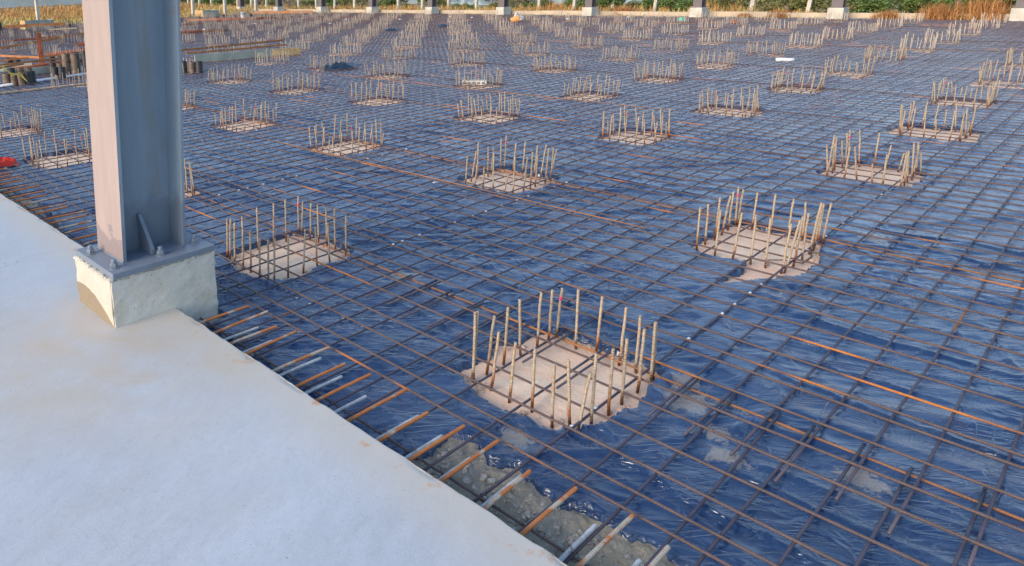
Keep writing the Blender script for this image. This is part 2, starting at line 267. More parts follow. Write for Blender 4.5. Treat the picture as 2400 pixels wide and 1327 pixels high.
def m_paintsteel():
    t = NT('grey_primer_steel'); v = t.coord(); x, y, z = t.sep(v)
    vs = t.coord(scale=(1, 1, .12)); a = t.noise(vs, 9, 6, .7)
    base = t.mix(t.ramp(a, .3, .7), (.19, .26, .335), (.26, .335, .41))
    b = t.noise(v, 4.5, 5, .65, .6); base = t.mix(t.math('MULTIPLY', t.ramp(b, .56, .72), .35), base, (.26, .19, .15))
    bd = t.math('MULTIPLY', t.math('LESS_THAN', t.math('ABSOLUTE', t.math('SUBTRACT', x, .085)), .035), t.math('GREATER_THAN', z, .30)); base = t.mix(t.math('MULTIPLY', bd, t.math('MULTIPLY', t.ramp(t.noise(vs, 22, 6, .75), .35, .65), .5)), base, (.25, .20, .15))
    # fresh coat near the base, its upper edge wandering
    n2 = t.noise(v, 3.2, 4, .6, .4); lv = t.math('ADD', -.02, t.math('MULTIPLY', n2, .60))
    fr = t.n('ShaderNodeMapRange'); fr.inputs['From Min'].default_value = .03; fr.inputs['From Max'].default_value = -.03; t.l(t.math('SUBTRACT', z, lv), fr.inputs[0]); fresh = fr.outputs[0]; base = t.mix(t.math('MULTIPLY', fresh, .55), base, (.135, .15, .20))
    sp = t.ramp(t.noise(v, 38, 3, .7), .70, .72); base = t.mix(t.math('MULTIPLY', sp, .6), base, (.42, .22, .10))
    t.col(base).rough(t.mix(a, (.35,)*3, (.55,)*3)); t.bump(t.noise(v, 60, 4), .002, .4); return t.m
def m_soil():
    t = NT('soil'); v = t.coord(); a = t.noise(v, 4, 8, .75, .4); b = t.noise(v, 35, 6, .75)
    base = t.mix(t.ramp(a, .38, .62), (.50, .475, .42), (.62, .53, .38)); base = t.mix(t.math('MULTIPLY', t.ramp(b, .45, .75), .7), base, (.55, .52, .45))
    t.col(base).rough(.95); t.bump(b, .03, 1.); t.bump(a, .03, .8); return t.m
def m_ground():
    t = NT('dry_ground'); v = t.coord(); a = t.noise(v, .12, 6, .7, .4); b = t.noise(v, 1.4, 6, .75)
    base = t.mix(t.ramp(a, .42, .58), (.33, .22, .10), (.13, .14, .055)); base = t.mix(t.math('MULTIPLY', t.ramp(b, .45, .7), .6), base, (.34, .27, .15))
    t.col(base).rough(.95); t.bump(b, .15, .8); return t.m
def m_leaf(name, c0, c1, c2, sc=.9):
    t = NT(name); v = t.coord('Generated'); g = t.n('ShaderNodeNewGeometry'); rd = t.n('ShaderNodeObjectInfo').outputs['Random']
    p = t.noise(g.outputs['Position'], sc, 3, .6); q = t.noise(g.outputs['Position'], 14, 2, .6)
    base = t.mix(t.ramp(p, .38, .62), c0, c1); base = t.mix(t.ramp(q, .42, .7), base, c2)
    t.col(base).rough(.7); t.b.inputs['Transmission Weight'].default_value = 0
    return t.m

def m_flange():  # steel paint with the warm sunlight on the left flange put into its colour
    t = NT('sun_warmed_primer'); v = t.coord(); x, y, z = t.sep(v); a = t.noise(t.coord(scale=(1, 1, .2)), 9, 6, .7)
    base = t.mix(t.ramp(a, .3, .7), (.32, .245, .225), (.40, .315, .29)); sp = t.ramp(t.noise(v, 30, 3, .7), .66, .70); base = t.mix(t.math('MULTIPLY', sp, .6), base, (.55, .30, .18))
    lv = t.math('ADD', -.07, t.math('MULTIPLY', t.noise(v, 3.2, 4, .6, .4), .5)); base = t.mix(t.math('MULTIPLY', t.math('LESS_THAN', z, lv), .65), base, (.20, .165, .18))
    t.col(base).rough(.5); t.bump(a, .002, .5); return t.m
M = dict(flange=m_flange(), sheet=m_sheet(), slab=m_slab(), footing=m_footing(), pad=m_pad(), dowel=m_dowel(), paint=m_paintsteel(), soil=m_soil(), ground=m_ground(),
    topbar=m_steelbar('mesh_bar_brown', (.075, .050, .050), (.145, .095, .088), (.58, .20, .04), .63, 'Y'),
    crossbar=m_steelbar('mesh_bar_dark', (.050, .044, .078), (.095, .078, .105), (.42, .15, .04), .70, 'X'),
    rustbar=m_steelbar('rusty_bar', (.18, .09, .05), (.34, .15, .06), (.55, .21, .05), .52, 'Y'),
    edgedowel=m_steelbar('edge_dowel_rust', (.42, .13, .035), (.58, .20, .05), (.62, .54, .44), .53, 'X', rs=9),
    sleeve=simple('grey_sleeve', (.46, .50, .52), .7, var=.3, scale=30), mark=simple('white_mark', (.8, .8, .82), .6, var=.05),
    pink=simple('pink_paint', (.80, .06, .16), .6, var=.1), wire=simple('tie_wire', (.09, .075, .08), .5),
    duct=simple('black_duct', (.035, .036, .045), .5, var=.4, scale=6), ductrust=simple('rusty_duct', (.17, .12, .09), .6, var=.5, scale=9),
    orange=simple('red_lead_steel', (.38, .15, .05), .6, var=.35, scale=5), redbrown=simple('rusty_post', (.40, .12, .05), .6, var=.35, scale=6),
    formgrey=simple('form_board', (.30, .33, .29), .75, var=.25, scale=3), pale=simple('pale_concrete', (.55, .51, .44), .85, var=.18, scale=3, bump=.01),
    kerb=simple('low_wall_concrete', (.50, .40, .29), .85, var=.2, scale=1.2, bump=.01), timber=simple('pale_timber', (.55, .40, .24), .75, var=.2),
    yellow=simple('ochre_formwork', (.50, .34, .17), .7, var=.2), white=simple('white_plastic', (.75, .76, .80), .4, var=.05), red=simple('red_cloth', (.62, .035, .02), .8, var=.3, scale=14),
    teal=simple('teal_plastic', (.06, .50, .36), .5, var=.1), bluepl=simple('dark_polythene', (.015, .03, .06), .35, var=.4), orangepl=simple('orange_bucket_plastic', (.62, .30, .10), .5, var=.15),
    brownsteel=simple('brown_primer_steel', (.135, .115, .125), .55, var=.15, scale=2), water=simple('pond_water', (.42, .45, .50), .15, var=.05),
    roofblue=simple('blue_roof', (.05, .13, .50), .5, var=.1), wallwhite=simple('white_wall', (.85, .83, .80), .8, var=.12, scale=.3), roofgrey=simple('grey_roof', (.42, .50, .60), .6, var=.1),
    stem=simple('brown_stem', (.12, .085, .05), .8), chips=simple('concrete_chips', (.60, .44, .33), .9, var=.3, scale=30), stone=simple('stone', (.44, .405, .35), .9, var=.35, scale=20, bump=.01),
    greenA=m_leaf('green_leaf', (.11, .19, .045), (.18, .25, .07), (.075, .12, .04)), greenB=m_leaf('olive_leaf', (.19, .21, .06), (.28, .26, .10), (.12, .13, .05)),
    brownleaf=m_leaf('dull_brown_leaf', (.26, .20, .14), (.32, .25, .17), (.16, .16, .09)), drygrass=m_leaf('dry_grass', (.50, .21, .06), (.60, .33, .12), (.42, .30, .11), .35),
    yellowgrass=m_leaf('yellow_grass', (.50, .36, .12), (.42, .38, .12), (.60, .42, .18), .3))
M['dowelfar'] = simple('starter_bar_far', (.46, .38, .30), .8, var=.25, scale=9)
M['rustgrass'] = m_leaf('rust_grass', (.38, .15, .05), (.52, .24, .08), (.28, .16, .06))
# ------------------------------------------------------------------ pads: outlines
PAD1 = [(-.337,.341),(-.248,.323),(-.109,.312),(.027,.356),(.118,.289),(.241,.29),(.333,.273),(.358,.216),(.37,.082),(.352,-.049),(.354,-.196),(.341,-.28),(.146,-.296),(.014,-.319),(-.1,-.296),(-.209,-.274),(-.294,-.25),(-.357,-.215),(-.385,-.138),(-.394,-.044),(-.417,.045),(-.408,.106),(-.391,.2),(-.353,.255)]
PAD3 = [(2.011,.282),(2.172,.28),(2.351,.269),(2.519,.3),(2.597,.274),(2.696,.254),(2.765,.212),(2.713,.085),(2.754,-.027),(2.738,-.153),(2.692,-.244),(2.587,-.273),(2.406,-.304),(2.198,-.336),(2.007,-.333),(1.844,-.265),(1.664,-.147),(1.541,-.064),(1.824,-.09),(1.984,-.057),(1.958,.006),(1.923,.118),(1.94,.202)]
PAD2 = [(-.323,2.296),(-.174,2.299),(-.014,2.296),(.17,2.313),(.294,2.331),(.398,2.092),(.348,1.765),(.196,1.664),(.06,1.704),(-.05,1.695),(-.19,1.651),(-.286,1.701),(-.341,1.779),(-.376,1.866),(-.397,1.94),(-.395,1.993),(-.372,2.085),(-.342,2.16)]
SOIL1 = [(-1.3,.16),(-.943,.062),(-.855,.034),(-.713,.0555),(-.672,-.025),(-.729,-.127),(-.688,-.211),(-.691,-.285),(-.738,-.416),(-.696,-.532),(-.698,-.636),(-.675,-.721),(-.687,-.778),(-.70,-1.0),(-.68,-1.9),(-.72,-3.5),(-.68,-7.2),(-1.3,-7.2)]
SOIL2 = [(-1.3,3.5),(-.96,3.6),(-.88,4.0),(-.80,4.5),(-.88,5.4),(-1.3,5.7)]
def gen_outline(cx, cy, rg):
    pts = []
    hx, hy = rg.uniform(.355, .40), rg.uniform(.295, .345)
    for k in range(26):
        a = 2*math.pi*k/26; c, s = math.cos(a), math.sin(a); r = (abs(c)**5 + abs(s)**5)**(-1/5)
        pts.append((cx + c*r*hx + rg.uniform(-.022, .022), cy + s*r*hy + rg.uniform(-.022, .022)))
    return pts
pads = {}
for key in sorted(list(OFF) + EXTRA):
    i, j = key; ox, oy = OFF.get(key, (rng.uniform(-.08, .08), rng.uniform(-.08, .08)))
    pads[key] = (i*2.4 + ox, j*BY + oy)
outl = {}
for key, (cx, cy) in pads.items():
    outl[key] = {(0,0): PAD1, (1,0): PAD3, (0,1): PAD2}.get(key) or gen_outline(cx, cy, random.Random(key[0]*50 + key[1]))

# ------------------------------------------------------------------ ground, soil strip, polythene sheet
def geo_steps(a, b, s0, g, smax):
    out = [a]; s = s0
    while out[-1] < b: out.append(out[-1] + s); s = min(s*g, smax)
    return out
gx = np.linspace(-400, 600, 120); gy = np.linspace(-300, 700, 120); GX, GY = np.meshgrid(gx, gy)
tag(link('ground', grid_mesh('ground', GX, GY, np.full(GX.shape, -.09), M['ground'])), kind='structure')
# rough soil seen where the sheet stops short of the slab
sx = np.arange(-1.14, -.6, .011); sy = np.arange(-3.0, 6.2, .011); SX, SY = np.meshgrid(sx, sy)
SZ = -.014 + .008*vnoise(SX*9, SY*9, 3) + .012*vnoise(SX*26, SY*26, 4)**2 + .014*vnoise(SX*60, SY*60, 5)**2
tag(link('soil', grid_mesh('soil', SX, SY, SZ, M['soil'])), kind='structure')
mb = MB()
for _ in range(900):
    x = random.uniform(-1.07, -.75); y = random.choice([random.uniform(-1.6, .05)]*4 + [random.uniform(3.6, 5.4)]); r = random.choice([.003, .004, .005, .006, .008, .011, .016])
    prof = [(r*.45, -.7*r), (r, -.2*r), (r*.85, .35*r), (r*.35, .6*r)]; o = len(mb.v); mb.lathe(prof, 5, (x, y, .0))
    for k in range(o, len(mb.v)):
        p = mb.v[k]; mb.v[k] = (p[0] + random.uniform(-.4, .4)*r, p[1] + random.uniform(-.4, .4)*r, p[2] + random.uniform(-.3, .3)*r)
tag(link('gravel', mb.mesh('gravel', M['stone'])), 'loose grey stones and gravel on the bare soil beside the slab edge', 'gravel', kind='stuff')

xs = np.array(list(np.arange(-1.13, 3.2, .0125)) + geo_steps(3.2, 28.3, .0128, 1.014, .16))
up = geo_steps(2.7, 40.5, .0128, 1.013, .17); ys = np.array(list(np.arange(-7, -1.8, .045)) + list(np.arange(-1.75, 2.7, .0125)) + up)
X, Y = np.meshgrid(xs, ys)
wx = X + .16*vnoise(X*.9, Y*.9, 11) + .030*vnoise(X*3.1, Y*3.1, 12); wy = Y + .16*vnoise(X*.9, Y*.9, 13) + .030*vnoise(X*3.1, Y*3.1, 14)
def fam(ang, lu, lv, seed, p): a = R(ang); return ridge((wx*math.cos(a) + wy*math.sin(a))/lu, (-wx*math.sin(a) + wy*math.cos(a))/lv, seed, p)
def patch(sc, seed, lo, hi): t = np.clip((vnoise(X*sc, Y*sc, seed) - lo)/(hi - lo), 0, 1); return t*t*(3 - 2*t)
amp = .5 + 1.0*patch(.8, 15, .2, .8)
Z = .009*vnoise(X*1.7, Y*1.7, 1) + .006*fam(-38, 1.6, .30, 2, 2)
Z += amp*patch(1.1, 16, .3, .6)*(.0060*fam(-40, .9, .085, 3, 3) + .0038*fam(-33, .6, .045, 4, 2))
Z += amp*patch(1.1, 17, .35, .65)*(.0060*fam(-58, .7, .10, 5, 4) + .0035*fam(-50, .5, .050, 6, 2))
Z += amp*patch(1.3, 18, .5, .75)*(.0110*fam(8, .6, .13, 7, 5) + .0060*fam(20, .4, .06, 8, 3)) + .016*patch(.9, 19, .5, .7)*fam(-85, 1.0, .22, 9, 9) + .020*fam(-30, 1.8, .50, 10, 14) + .014*fam(-62, 1.4, .60, 29, 14) + .014*fam(15, 1.5, .8, 30, 16)
fine = np.clip((12 - np.hypot(X, Y))/6, 0, 1); Z += fine*amp*(.0030*fam(-42, .3, .026, 20, 2) + .0022*fam(-70, .2, .024, 28, 2))
for xo, sd, hh in ((.55, 21, .014), (-.52, 25, .012), (3.1, 22, .016), (5.6, 23, .014), (8.2, 24, .016), (11., 26, .016), (14.5, 27, .02), (19, 28, .02)):   # lapped edges of the sheets
    dd = X - xo - .16*vnoise(Y*.9, Y*0, sd) - .05*vnoise(Y*4, Y*0, sd+1) - .015*vnoise(Y*17, Y*0, sd+2)
    Z += hh*np.exp(-np.abs(dd)/.02)*(dd > 0) + .006*np.clip(1 - dd/.5, 0, 1)*(dd > 0)
Z = .006 + 1.25*Z; Z = np.where(Z > .030, .030 + .014*np.tanh((Z - .030)/.014), Z)
for key, poly in list(outl.items()) + [('s1', SOIL1), ('s2', SOIL2)]:
    pa = np.array(poly); cx, cy = pa.mean(0)
    if isinstance(key, tuple) and (cx > 9.8 or cy > 9.9): continue
    x0, x1 = np.searchsorted(xs, [pa[:,0].min()-.35, pa[:,0].max()+.35]); y0, y1 = np.searchsorted(ys, [pa[:,1].min()-.35, pa[:,1].max()+.35])
    sl = (slice(y0, y1), slice(x0, x1)); xx, yy = X[sl], Y[sl]
    if xx.size == 0: continue
    d = poly_sdf(xx, yy, poly) - .014 + .030*(vnoise(xx*14, yy*14, 31) - .5) + .016*(vnoise(xx*45, yy*45, 32) - .5)
    soft = isinstance(key, tuple)
    lip = (.034 if soft else .014)*np.exp(-np.maximum(d, 0)/.035)*(vnoise(xx*6, yy*6, 33)**1.5)
    rad = np.arctan2(yy - cy, xx - cx); rd = np.hypot(xx - cx, yy - cy)
    if soft: lip += .030*np.exp(-np.maximum(d, 0)/.10)*ridge(rad*5 + vnoise(xx*5, yy*5, 35), rd*3, 34, 3)     # gathers radiating from the cut
    drop = np.clip(-d/.013, 0, 1)
    zz = Z[sl] + lip; zz = np.where(zz > .034, .034 + .012*np.tanh((zz - .034)/.012), zz); Z[sl] = zz*(1 - drop) + (-.075)*drop
near_block = (X > -1.5) & (X < -.8) & (Y > 1.5) & (Y < 2.1); Z[near_block] = -.05
tag(link('plastic_sheet', grid_mesh('plastic_sheet', X, Y, Z, M['sheet'])), 'crumpled dark blue polythene sheet spread over the ground under the whole steel mesh', 'plastic sheet')

# ------------------------------------------------------------------ existing slab
yy = np.arange(-7, 30, .03); nx = [-14, -7, -4, -2.5, -1.8, -1.45, -1.25, -1.155, -1.125, -1.118, -1.112, -1.10, -1.088, -1.0835, -1.0815, -1.0805, -1.080]
SXg, SYg = np.meshgrid(np.array(nx), yy)
prof = np.array([.16]*8 + [.1600, .1600, .1600, .1600, .1600, .1598, .1588, .156, -.08]); SZg = np.tile(prof, (len(yy), 1))
wob = .006*(vnoise(yy*3, yy*0, 41) - .5) + .008*(vnoise(yy*22, yy*0, 42) - .5)
for k in range(8, len(nx)): SXg[:, k] += wob*(1 if k > 11 else 0)
chip = (vnoise(yy*9, yy*0, 43) > .74)*(.010*vnoise(yy*40, yy*0, 44)); SZg[:, 11] -= chip*.3; SZg[:, 12] -= chip*.8; SZg[:, 13] -= chip
tag(link('concrete_slab', grid_mesh('concrete_slab', SXg, SYg, SZg, M['slab'])), 'smooth pale bluish concrete floor slab with beige stains and a formed edge', 'concrete slab', kind='structure')

# ------------------------------------------------------------------ mesh bars
def bar_mesh(name, L0, L1, axis, r, sides, mat, seed, fx=.006, fz=.003, step=.35, farstep=1.2):
    ts = geo_steps(L0, L1, step, 1.05, farstep); ts = ts[:-1] + [L1]
    t = np.array(ts); a = fx*2*(vnoise(t*.55, t*0, seed) - .5) + fx*(vnoise(t*1.7, t*0, seed+1) - .5); b = fz*2*(vnoise(t*1.1, t*0, seed+2) - .5)
    mb = MB(); mb.tube([((p, q, c) if axis == 'X' else (q, p, c)) for p, q, c in zip(t, a, b)], r, sides)
    return mb.mesh(name, mat, True)
topx = [-.94, -.64, -.54, -.386, -.207, .003, .168, .362, .565, .655]
x = .655
while x < 27.2: x += .187; topx.append(x + random.uniform(-.022, .022))
GT = 'long brown bars of the mesh running parallel to the slab edge'; GC = 'dark cross bars of the mesh running away from the slab'
for n, x in enumerate(topx):
    dx = random.uniform(-.010, .010)
    if n == 0: z = .052
    elif n < 10: z = .0645
    else: z = .0645 + random.uniform(-.002, .002)
    o = link('mesh_bar', bar_mesh('top_bar', 0, 47.5, 'Y', .0054, 8 if x < 2 else (6 if x < 6 else 4), M['topbar'], 100+n), loc=(x, -7.0, z), rot=(0, 0, R(random.uniform(-.05, .05))))
    tag(o, f'brown mesh bar parallel to the slab edge, {ordn(n+1)} out from it', 'reinforcing bar', GT)
cross = {}
cy_ = [-.252 - .1595*k for k in range(1, 11)]
meas = {-1: -.415, -2: -.566, -3: -.730, -4: -.883, -5: -1.042, -6: -1.185, -7: -1.365, 0: -.252}
ycross = [(-k, meas.get(-k, -1.365 - .16*(k-7))) for k in range(10, 0, -1)] + [(0, -.252), (1, -.063), (2, .16), (3, .36), (4, .52), (5, .68), (6, .84), (7, 1.0), (8, 1.15), (9, 1.285), (10, 1.44), (11, 1.61)]
k, y = 11, 1.61
while y < 39.5: k += 1; y += .1655; ycross.append((k, y + random.uniform(-.02, .02)))
rest = MB(); crossobj = {}
for k in range(28): rest.tube([(-1.07, -2.02 - .165*k, .0555), (12, -2.03 - .165*k, .057), (28, -2.02 - .165*k, .0555)], .0055, 4)
for k, y in ycross:
    side = 'chalk marked in white through the nearest pad' if k == 0 else (f'{ordn(-k)} to the right of the chalk marked bar' if k < 0 else f'{ordn(k)} to the left of the chalk marked bar')
    if 16.5 > y:
        x0 = -.10 + random.uniform(-.08, .04) if (y < 1.2 and k not in (0,)) else -1.0
        o = link('cross_bar', bar_mesh('long_cross_bar', 0, 28.2 - x0, 'X', .0055, 6 if y < 4 else 4, M['crossbar'], 400+k), loc=(x0, y, .0555), rot=(0, 0, R(random.uniform(-.06, .06))))
        tag(o, f'long dark cross bar, {side}', 'reinforcing bar', GC); crossobj[k] = (o, x0, y)
        if x0 > -.5:
            e = .32 + random.uniform(-.03, .05); dy = random.choice([-1, 1])*random.uniform(.020, .032)
            o = link('cross_bar', bar_mesh('short_cross_bar', 0, e + 1.07, 'X', .0055, 8, M['crossbar'], 700+k, .004), loc=(-1.07, y + dy, .0555), rot=(0, 0, R(random.uniform(-.5, .5))))
            tag(o, f'short lapped cross bar at the slab, {side}', 'reinforcing bar', 'short lapped bars at the slab side of the mesh')
    else:
        t = [0, 8, 16, 22, 28.2]; rest.tube([(q - .2, y + random.uniform(-.01, .01), .0555 + random.uniform(-.003, .003)) for q in t], .0055, 4)
tag(link('cross_bars_far', rest.mesh('cross_bars_far', M['crossbar'], True)), 'far cross bars of the mesh beyond the left hand pads, too many to count', 'reinforcing bars', kind='stuff')
bpy.data.objects['cross_bars_far'].name = 'cross_bars'
for i in range(0, 11):
    x = i*2.4 + .272 + (0 if i == 0 else random.uniform(-.02, .04))
    o = link('rusty_bar', bar_mesh('low_rusty_bar', 0, 36, 'Y', .0060, 6 if i < 3 else 4, M['rustbar'] if i < 3 else M['topbar'], 900+i, .012), loc=(x, -2.6, .0438))
    tag(o, f'orange rusty bar under the mesh behind the {ordn(i+1)} line of pads from the slab', 'reinforcing bar', 'rusty spacer bars under the mesh')
    if i in (1, 3):
        o = link('rusty_bar', bar_mesh('rusty_bar', 0, 6.5, 'Y', .0046, 6, M['rustbar'], 950+i, .012), loc=(x - .55 - .1*i, -.3 + .9*i, .064), rot=(0, 0, R(.6)))
        tag(o, f'loose orange bar on top of the mesh before the {ordn(i+1)} line of pads', 'reinforcing bar', 'loose rusty bars on top of the mesh')
# white chalk marks on bars, children of the bar that carries them
mb = MB(); mb.lathe([(.0064, -.009), (.0068, 0), (.0064, .009)], 8); mk = mb.mesh('chalk_mark', M['mark'], True)
for k, lo, hi in ((0, -.4, 4.2), (11, .4, 3.4), (-9, .3, 2.0), (22, .3, 3)):
    if k not in crossobj: continue
    o, x0, y = crossobj[k]
    for x in topx[1:]:
        if lo < x < hi and random.random() < .85:
            link('chalk_mark', mk, parent=o, loc=(x - x0 + .03, 0, .002), rot=(0, R(90), 0))

# ------------------------------------------------------------------ dowels and sleeves out of the slab edge
def rod_end(name, L, r, mat, n=10):
    mb = MB(); mb.tube([(0, 0, 0), (L*.5, 0, .002), (L - .004, 0, 0), (L, 0, 0)], r, n); return mb.mesh(name, mat, True)
ors = [1.45, 1.30, 1.02+.14, 1.02, .82, .65, .51, .32, .15, 0.0, -.15, -.33, -.47, -.65, -.79, -.96, -1.13]
me_or = [rod_end('edge_dowel', L, .0074, M['edgedowel']) for L in (.40, .43, .37)]; me_sl = [rod_end('sleeve', L, .0074, M['sleeve']) for L in (.33, .30, .36)]
for n, y in enumerate(ors):
    o = link('slab_dowel', me_or[n % 3], loc=(-1.11, y, .092), rot=(0, R(random.uniform(-1.2, 1)), R(random.uniform(-2, 2))))
    tag(o, f'orange rusty dowel in the slab edge, {ordn(n+1)} from the steel column towards the viewer', 'dowel', 'rusty dowels out of the slab edge')
for n, y in enumerate([1.27, 1.10, .82, .63, .44, .20, .05, -.11, -.29, -.58, -.74, -.92]):
    y += .0
    o = link('sleeved_dowel', me_sl[n % 3], loc=(-1.11, y - .01, .062), rot=(0, R(random.uniform(-1, 1)), R(random.uniform(-2, 2))))
    tag(o, f'whitish sleeved dowel low in the slab edge, {ordn(n+1)} from the steel column', 'dowel', 'whitish sleeved dowels in the slab edge')
y = 2.20; n = 0
while y < 6.6:
    o = link('slab_dowel', me_or[n % 3], loc=(-1.11, y + random.uniform(-.02, .02), .092), rot=(0, R(random.uniform(-1.2, 1)), R(random.uniform(-3, 3))))
    tag(o, f'orange rusty dowel in the slab edge, {ordn(n+1)} beyond the steel column', 'dowel', 'rusty dowels beyond the column'); y += .158; n += 1
# tie wires on the bar nearest the slab
t = [(math.cos(a)*.016, math.sin(a)*.019*(1 if k % 2 else .8), .005*math.sin(3*a)) for k, a in enumerate(np.linspace(0, 5.6, 14))]
mb = MB(); mb.tube([(p[0], p[2], p[1]) for p in t], .0014, 5); mb.tube([(p[2], p[0], p[1]) for p in t], .0014, 5); mb.tube([(.012, 0, .015), (.03, .012, .03), (.042, .008, .022)], .0013, 5)
wm = mb.mesh('tie_wire', M['wire'], True)
b0 = bpy.data.objects['mesh_bar']
for y in (.20, .05, -.10, -.27, -.44, -.60, -.76): link('tie_wire', wm, parent=b0, loc=(0, y + 7.0, .005), rot=(0, 0, random.uniform(0, 3)))
# ------------------------------------------------------------------ pads with starter bars
def bar_unit(n, wob, seed):
    rg = random.Random(seed); mb = MB()
    zs = [0, .25, .5, .75, .985, 1.0]; mb.tube([(rg.uniform(-wob, wob), rg.uniform(-wob, wob), z) for z in zs], .0064, n); return mb.mesh('starter_bar', M['dowel'], True)
UN = [bar_unit(8, .0016, s) for s in range(4)]; UF = [bar_unit(5, .002, s) for s in range(3)]
mb = MB(); mb.lathe([(.0073, -.011), (.0076, 0), (.0073, .011)], 8); tape = mb.mesh('pink_mark', M['pink'], True)
def pad_mesh(poly, cx, cy, grow, z, seed):
    mb = MB(); n = len(poly)
    c = [(x - cx, y - cy) for x, y in poly]; mx = sum(p[0] for p in c)/n; my = sum(p[1] for p in c)/n
    def ring(s, zz):
        out = []
        for x, y in c:
            dx, dy = x - mx, y - my; L = math.hypot(dx, dy); k = (L + s)/L; out.append((mx + dx*k, my + dy*k, zz))
        return out
    vs = ring(grow, -.06) + ring(grow, z - .006) + ring(grow - .012, z) + [(mx, my, z + .002)]
    fs = [(a*n+k, a*n+(k+1) % n, (a+1)*n+(k+1) % n, (a+1)*n+k) for a in range(2) for k in range(n)] + [(2*n+k, 2*n+(k+1) % n, 3*n) for k in range(n)]
    mb.add(vs, fs); return mb.mesh('concrete_pad', M['pad'])
def rotm(b, t):
    d = Vector(t) - Vector(b); q = d.to_track_quat('Z', 'Y'); return q.to_euler(), d.length
def ring_bars(rg):
    out = []; X0, X1, Y0, Y1 = -.312, .318, -.262, .250
    def p(x, y): out.append((x + rg.uniform(-.018, .018), y + rg.uniform(-.018, .018)))
    for k in range(6): p(X0, Y0 + (Y1-Y0)*k/5.3)
    for k in range(6): p(X1, Y1 - (Y1-Y0)*k/5.3)
    for k in range(1, 6): p(X0 + (X1-X0)*k/5.6, Y1)
    for k in range(1, 6): p(X0 + (X1-X0)*k/5.6 + .03, Y0)
    return out
def pos_name(i, j):
    row = 'in the nearest row' if j == 0 else f'in the {ordn(j)} row to the left'
    return f'{ordn(i+1)} from the slab {row}'
far_meshes = []
for s in range(5):
    rg = random.Random(900+s); mb = MB(); mb.cur = 0
    for (x, y) in ring_bars(rg): mb.tube([(x, y, 0), (x + rg.gauss(0, .018), y + rg.gauss(0, .018), rg.gauss(.30, .03))], .0070, 4)
    mb.cur = 1; pl = gen_outline(0, 0, rg); n = len(pl)
    mb.add([(x, y, .03) for x, y in pl] + [(x*1.05, y*1.05, -.05) for x, y in pl] + [(0, 0, .033)], [(k, (k+1) % n, 2*n) for k in range(n)] + [(k+n, (k+1) % n+n, (k+1) % n, k) for k in range(n)])
    far_meshes.append(mb.mesh('pad_with_bars', [M['dowelfar'], M['pad']]))
GP = 'concrete pads with upright starter bars'
SKIP = {(1, 7), (1, 8), (2, 7), (3, 8), (2, 8)}
for key, (cx, cy) in pads.items():
    i, j = key
    if key in SKIP: continue
    rg = random.Random(i*97 + j*13 + 5); look = f'concrete pad with upright bars, {pos_name(i, j)}'
    if cx < 15.5 and cy < 11:
        root = tag(empty('pile_pad', (cx, cy, 0)), look, 'pile pad', GP)
        nearp = cx < 9.8 and cy < 9.9
        link('concrete_pad', pad_mesh(outl[key], cx, cy, .075 if nearp else 0, .006 if nearp else .03, 1), parent=root)
        if nearp:
            rb = MB(); po = outl[key]
            for _ in range(46 if cx < 4 else 22):
                a, b = rg.choice(list(zip(po, po[1:] + po[:1]))); tt = rg.random(); k = rg.uniform(.80, .99); r = rg.choice([.004, .006, .009, .014])
                x, y = (a[0] + (b[0]-a[0])*tt - cx)*k, (a[1] + (b[1]-a[1])*tt - cy)*k; o = len(rb.v); rb.lathe([(r*.5, -.5*r), (r, 0), (r*.8, .5*r), (r*.3, .75*r)], 6, (x, y, .008))
                for q in range(o, len(rb.v)): p = rb.v[q]; rb.v[q] = (p[0] + rg.uniform(-.35, .35)*r, p[1] + rg.uniform(-.35, .35)*r, p[2] + rg.uniform(-.2, .2)*r)
            tag(link('rubble', rb.mesh('rubble', M['chips']), parent=root), kind='stuff')
        meas = {(0,0): D1, (1,0): D3, (0,1): D2}.get(key); bars = []
        if meas: bars = [((a-cx, b-cy, .0), (c-cx, d-cy, h)) for a, b, c, d, h in meas]
        else:
            lx, ly = rg.uniform(-.02, .02), rg.uniform(-.02, .02)
            for (x, y) in ring_bars(rg):
                h = rg.gauss(.305, .026) if rg.random() > .16 else rg.uniform(.18, .27)
                bars.append(((x, y, 0), (x + lx + rg.gauss(0, .016), y + ly + rg.gauss(0, .016), h)))
        best = max(range(len(bars)), key=lambda k: bars[k][0][0] + bars[k][0][1]*1.3)
        for k, (b, t) in enumerate(bars):
            e, L = rotm(b, t); o = link('starter_bar', (UN if cx < 5 and cy < 5 else UF)[k % 3], parent=root, loc=b, rot=e, scale=(1, 1, L))
            if k == best and nearp: link('pink_mark', tape, parent=o, loc=(0, 0, .80), scale=(1, 1, 1/L))
    else:
        tag(link('pile_pad', far_meshes[rg.randrange(5)], loc=(cx, cy, 0), rot=(0, 0, R(rg.uniform(-4, 4)))), look, 'pile pad', GP)
# thin bent rod lying on the second pad
mb = MB(); mb.tube([(2.06, -.14, .012), (2.12, -.12, .025), (2.20, -.18, .02), (2.24, -.27, .014), (2.40, -.27, .012), (2.56, -.22, .012)], .004, 6)
tag(link('bent_rod', mb.mesh('bent_rod', M['ductrust'], True)), 'thin bent rod lying on the second pad out from the slab', 'rod')

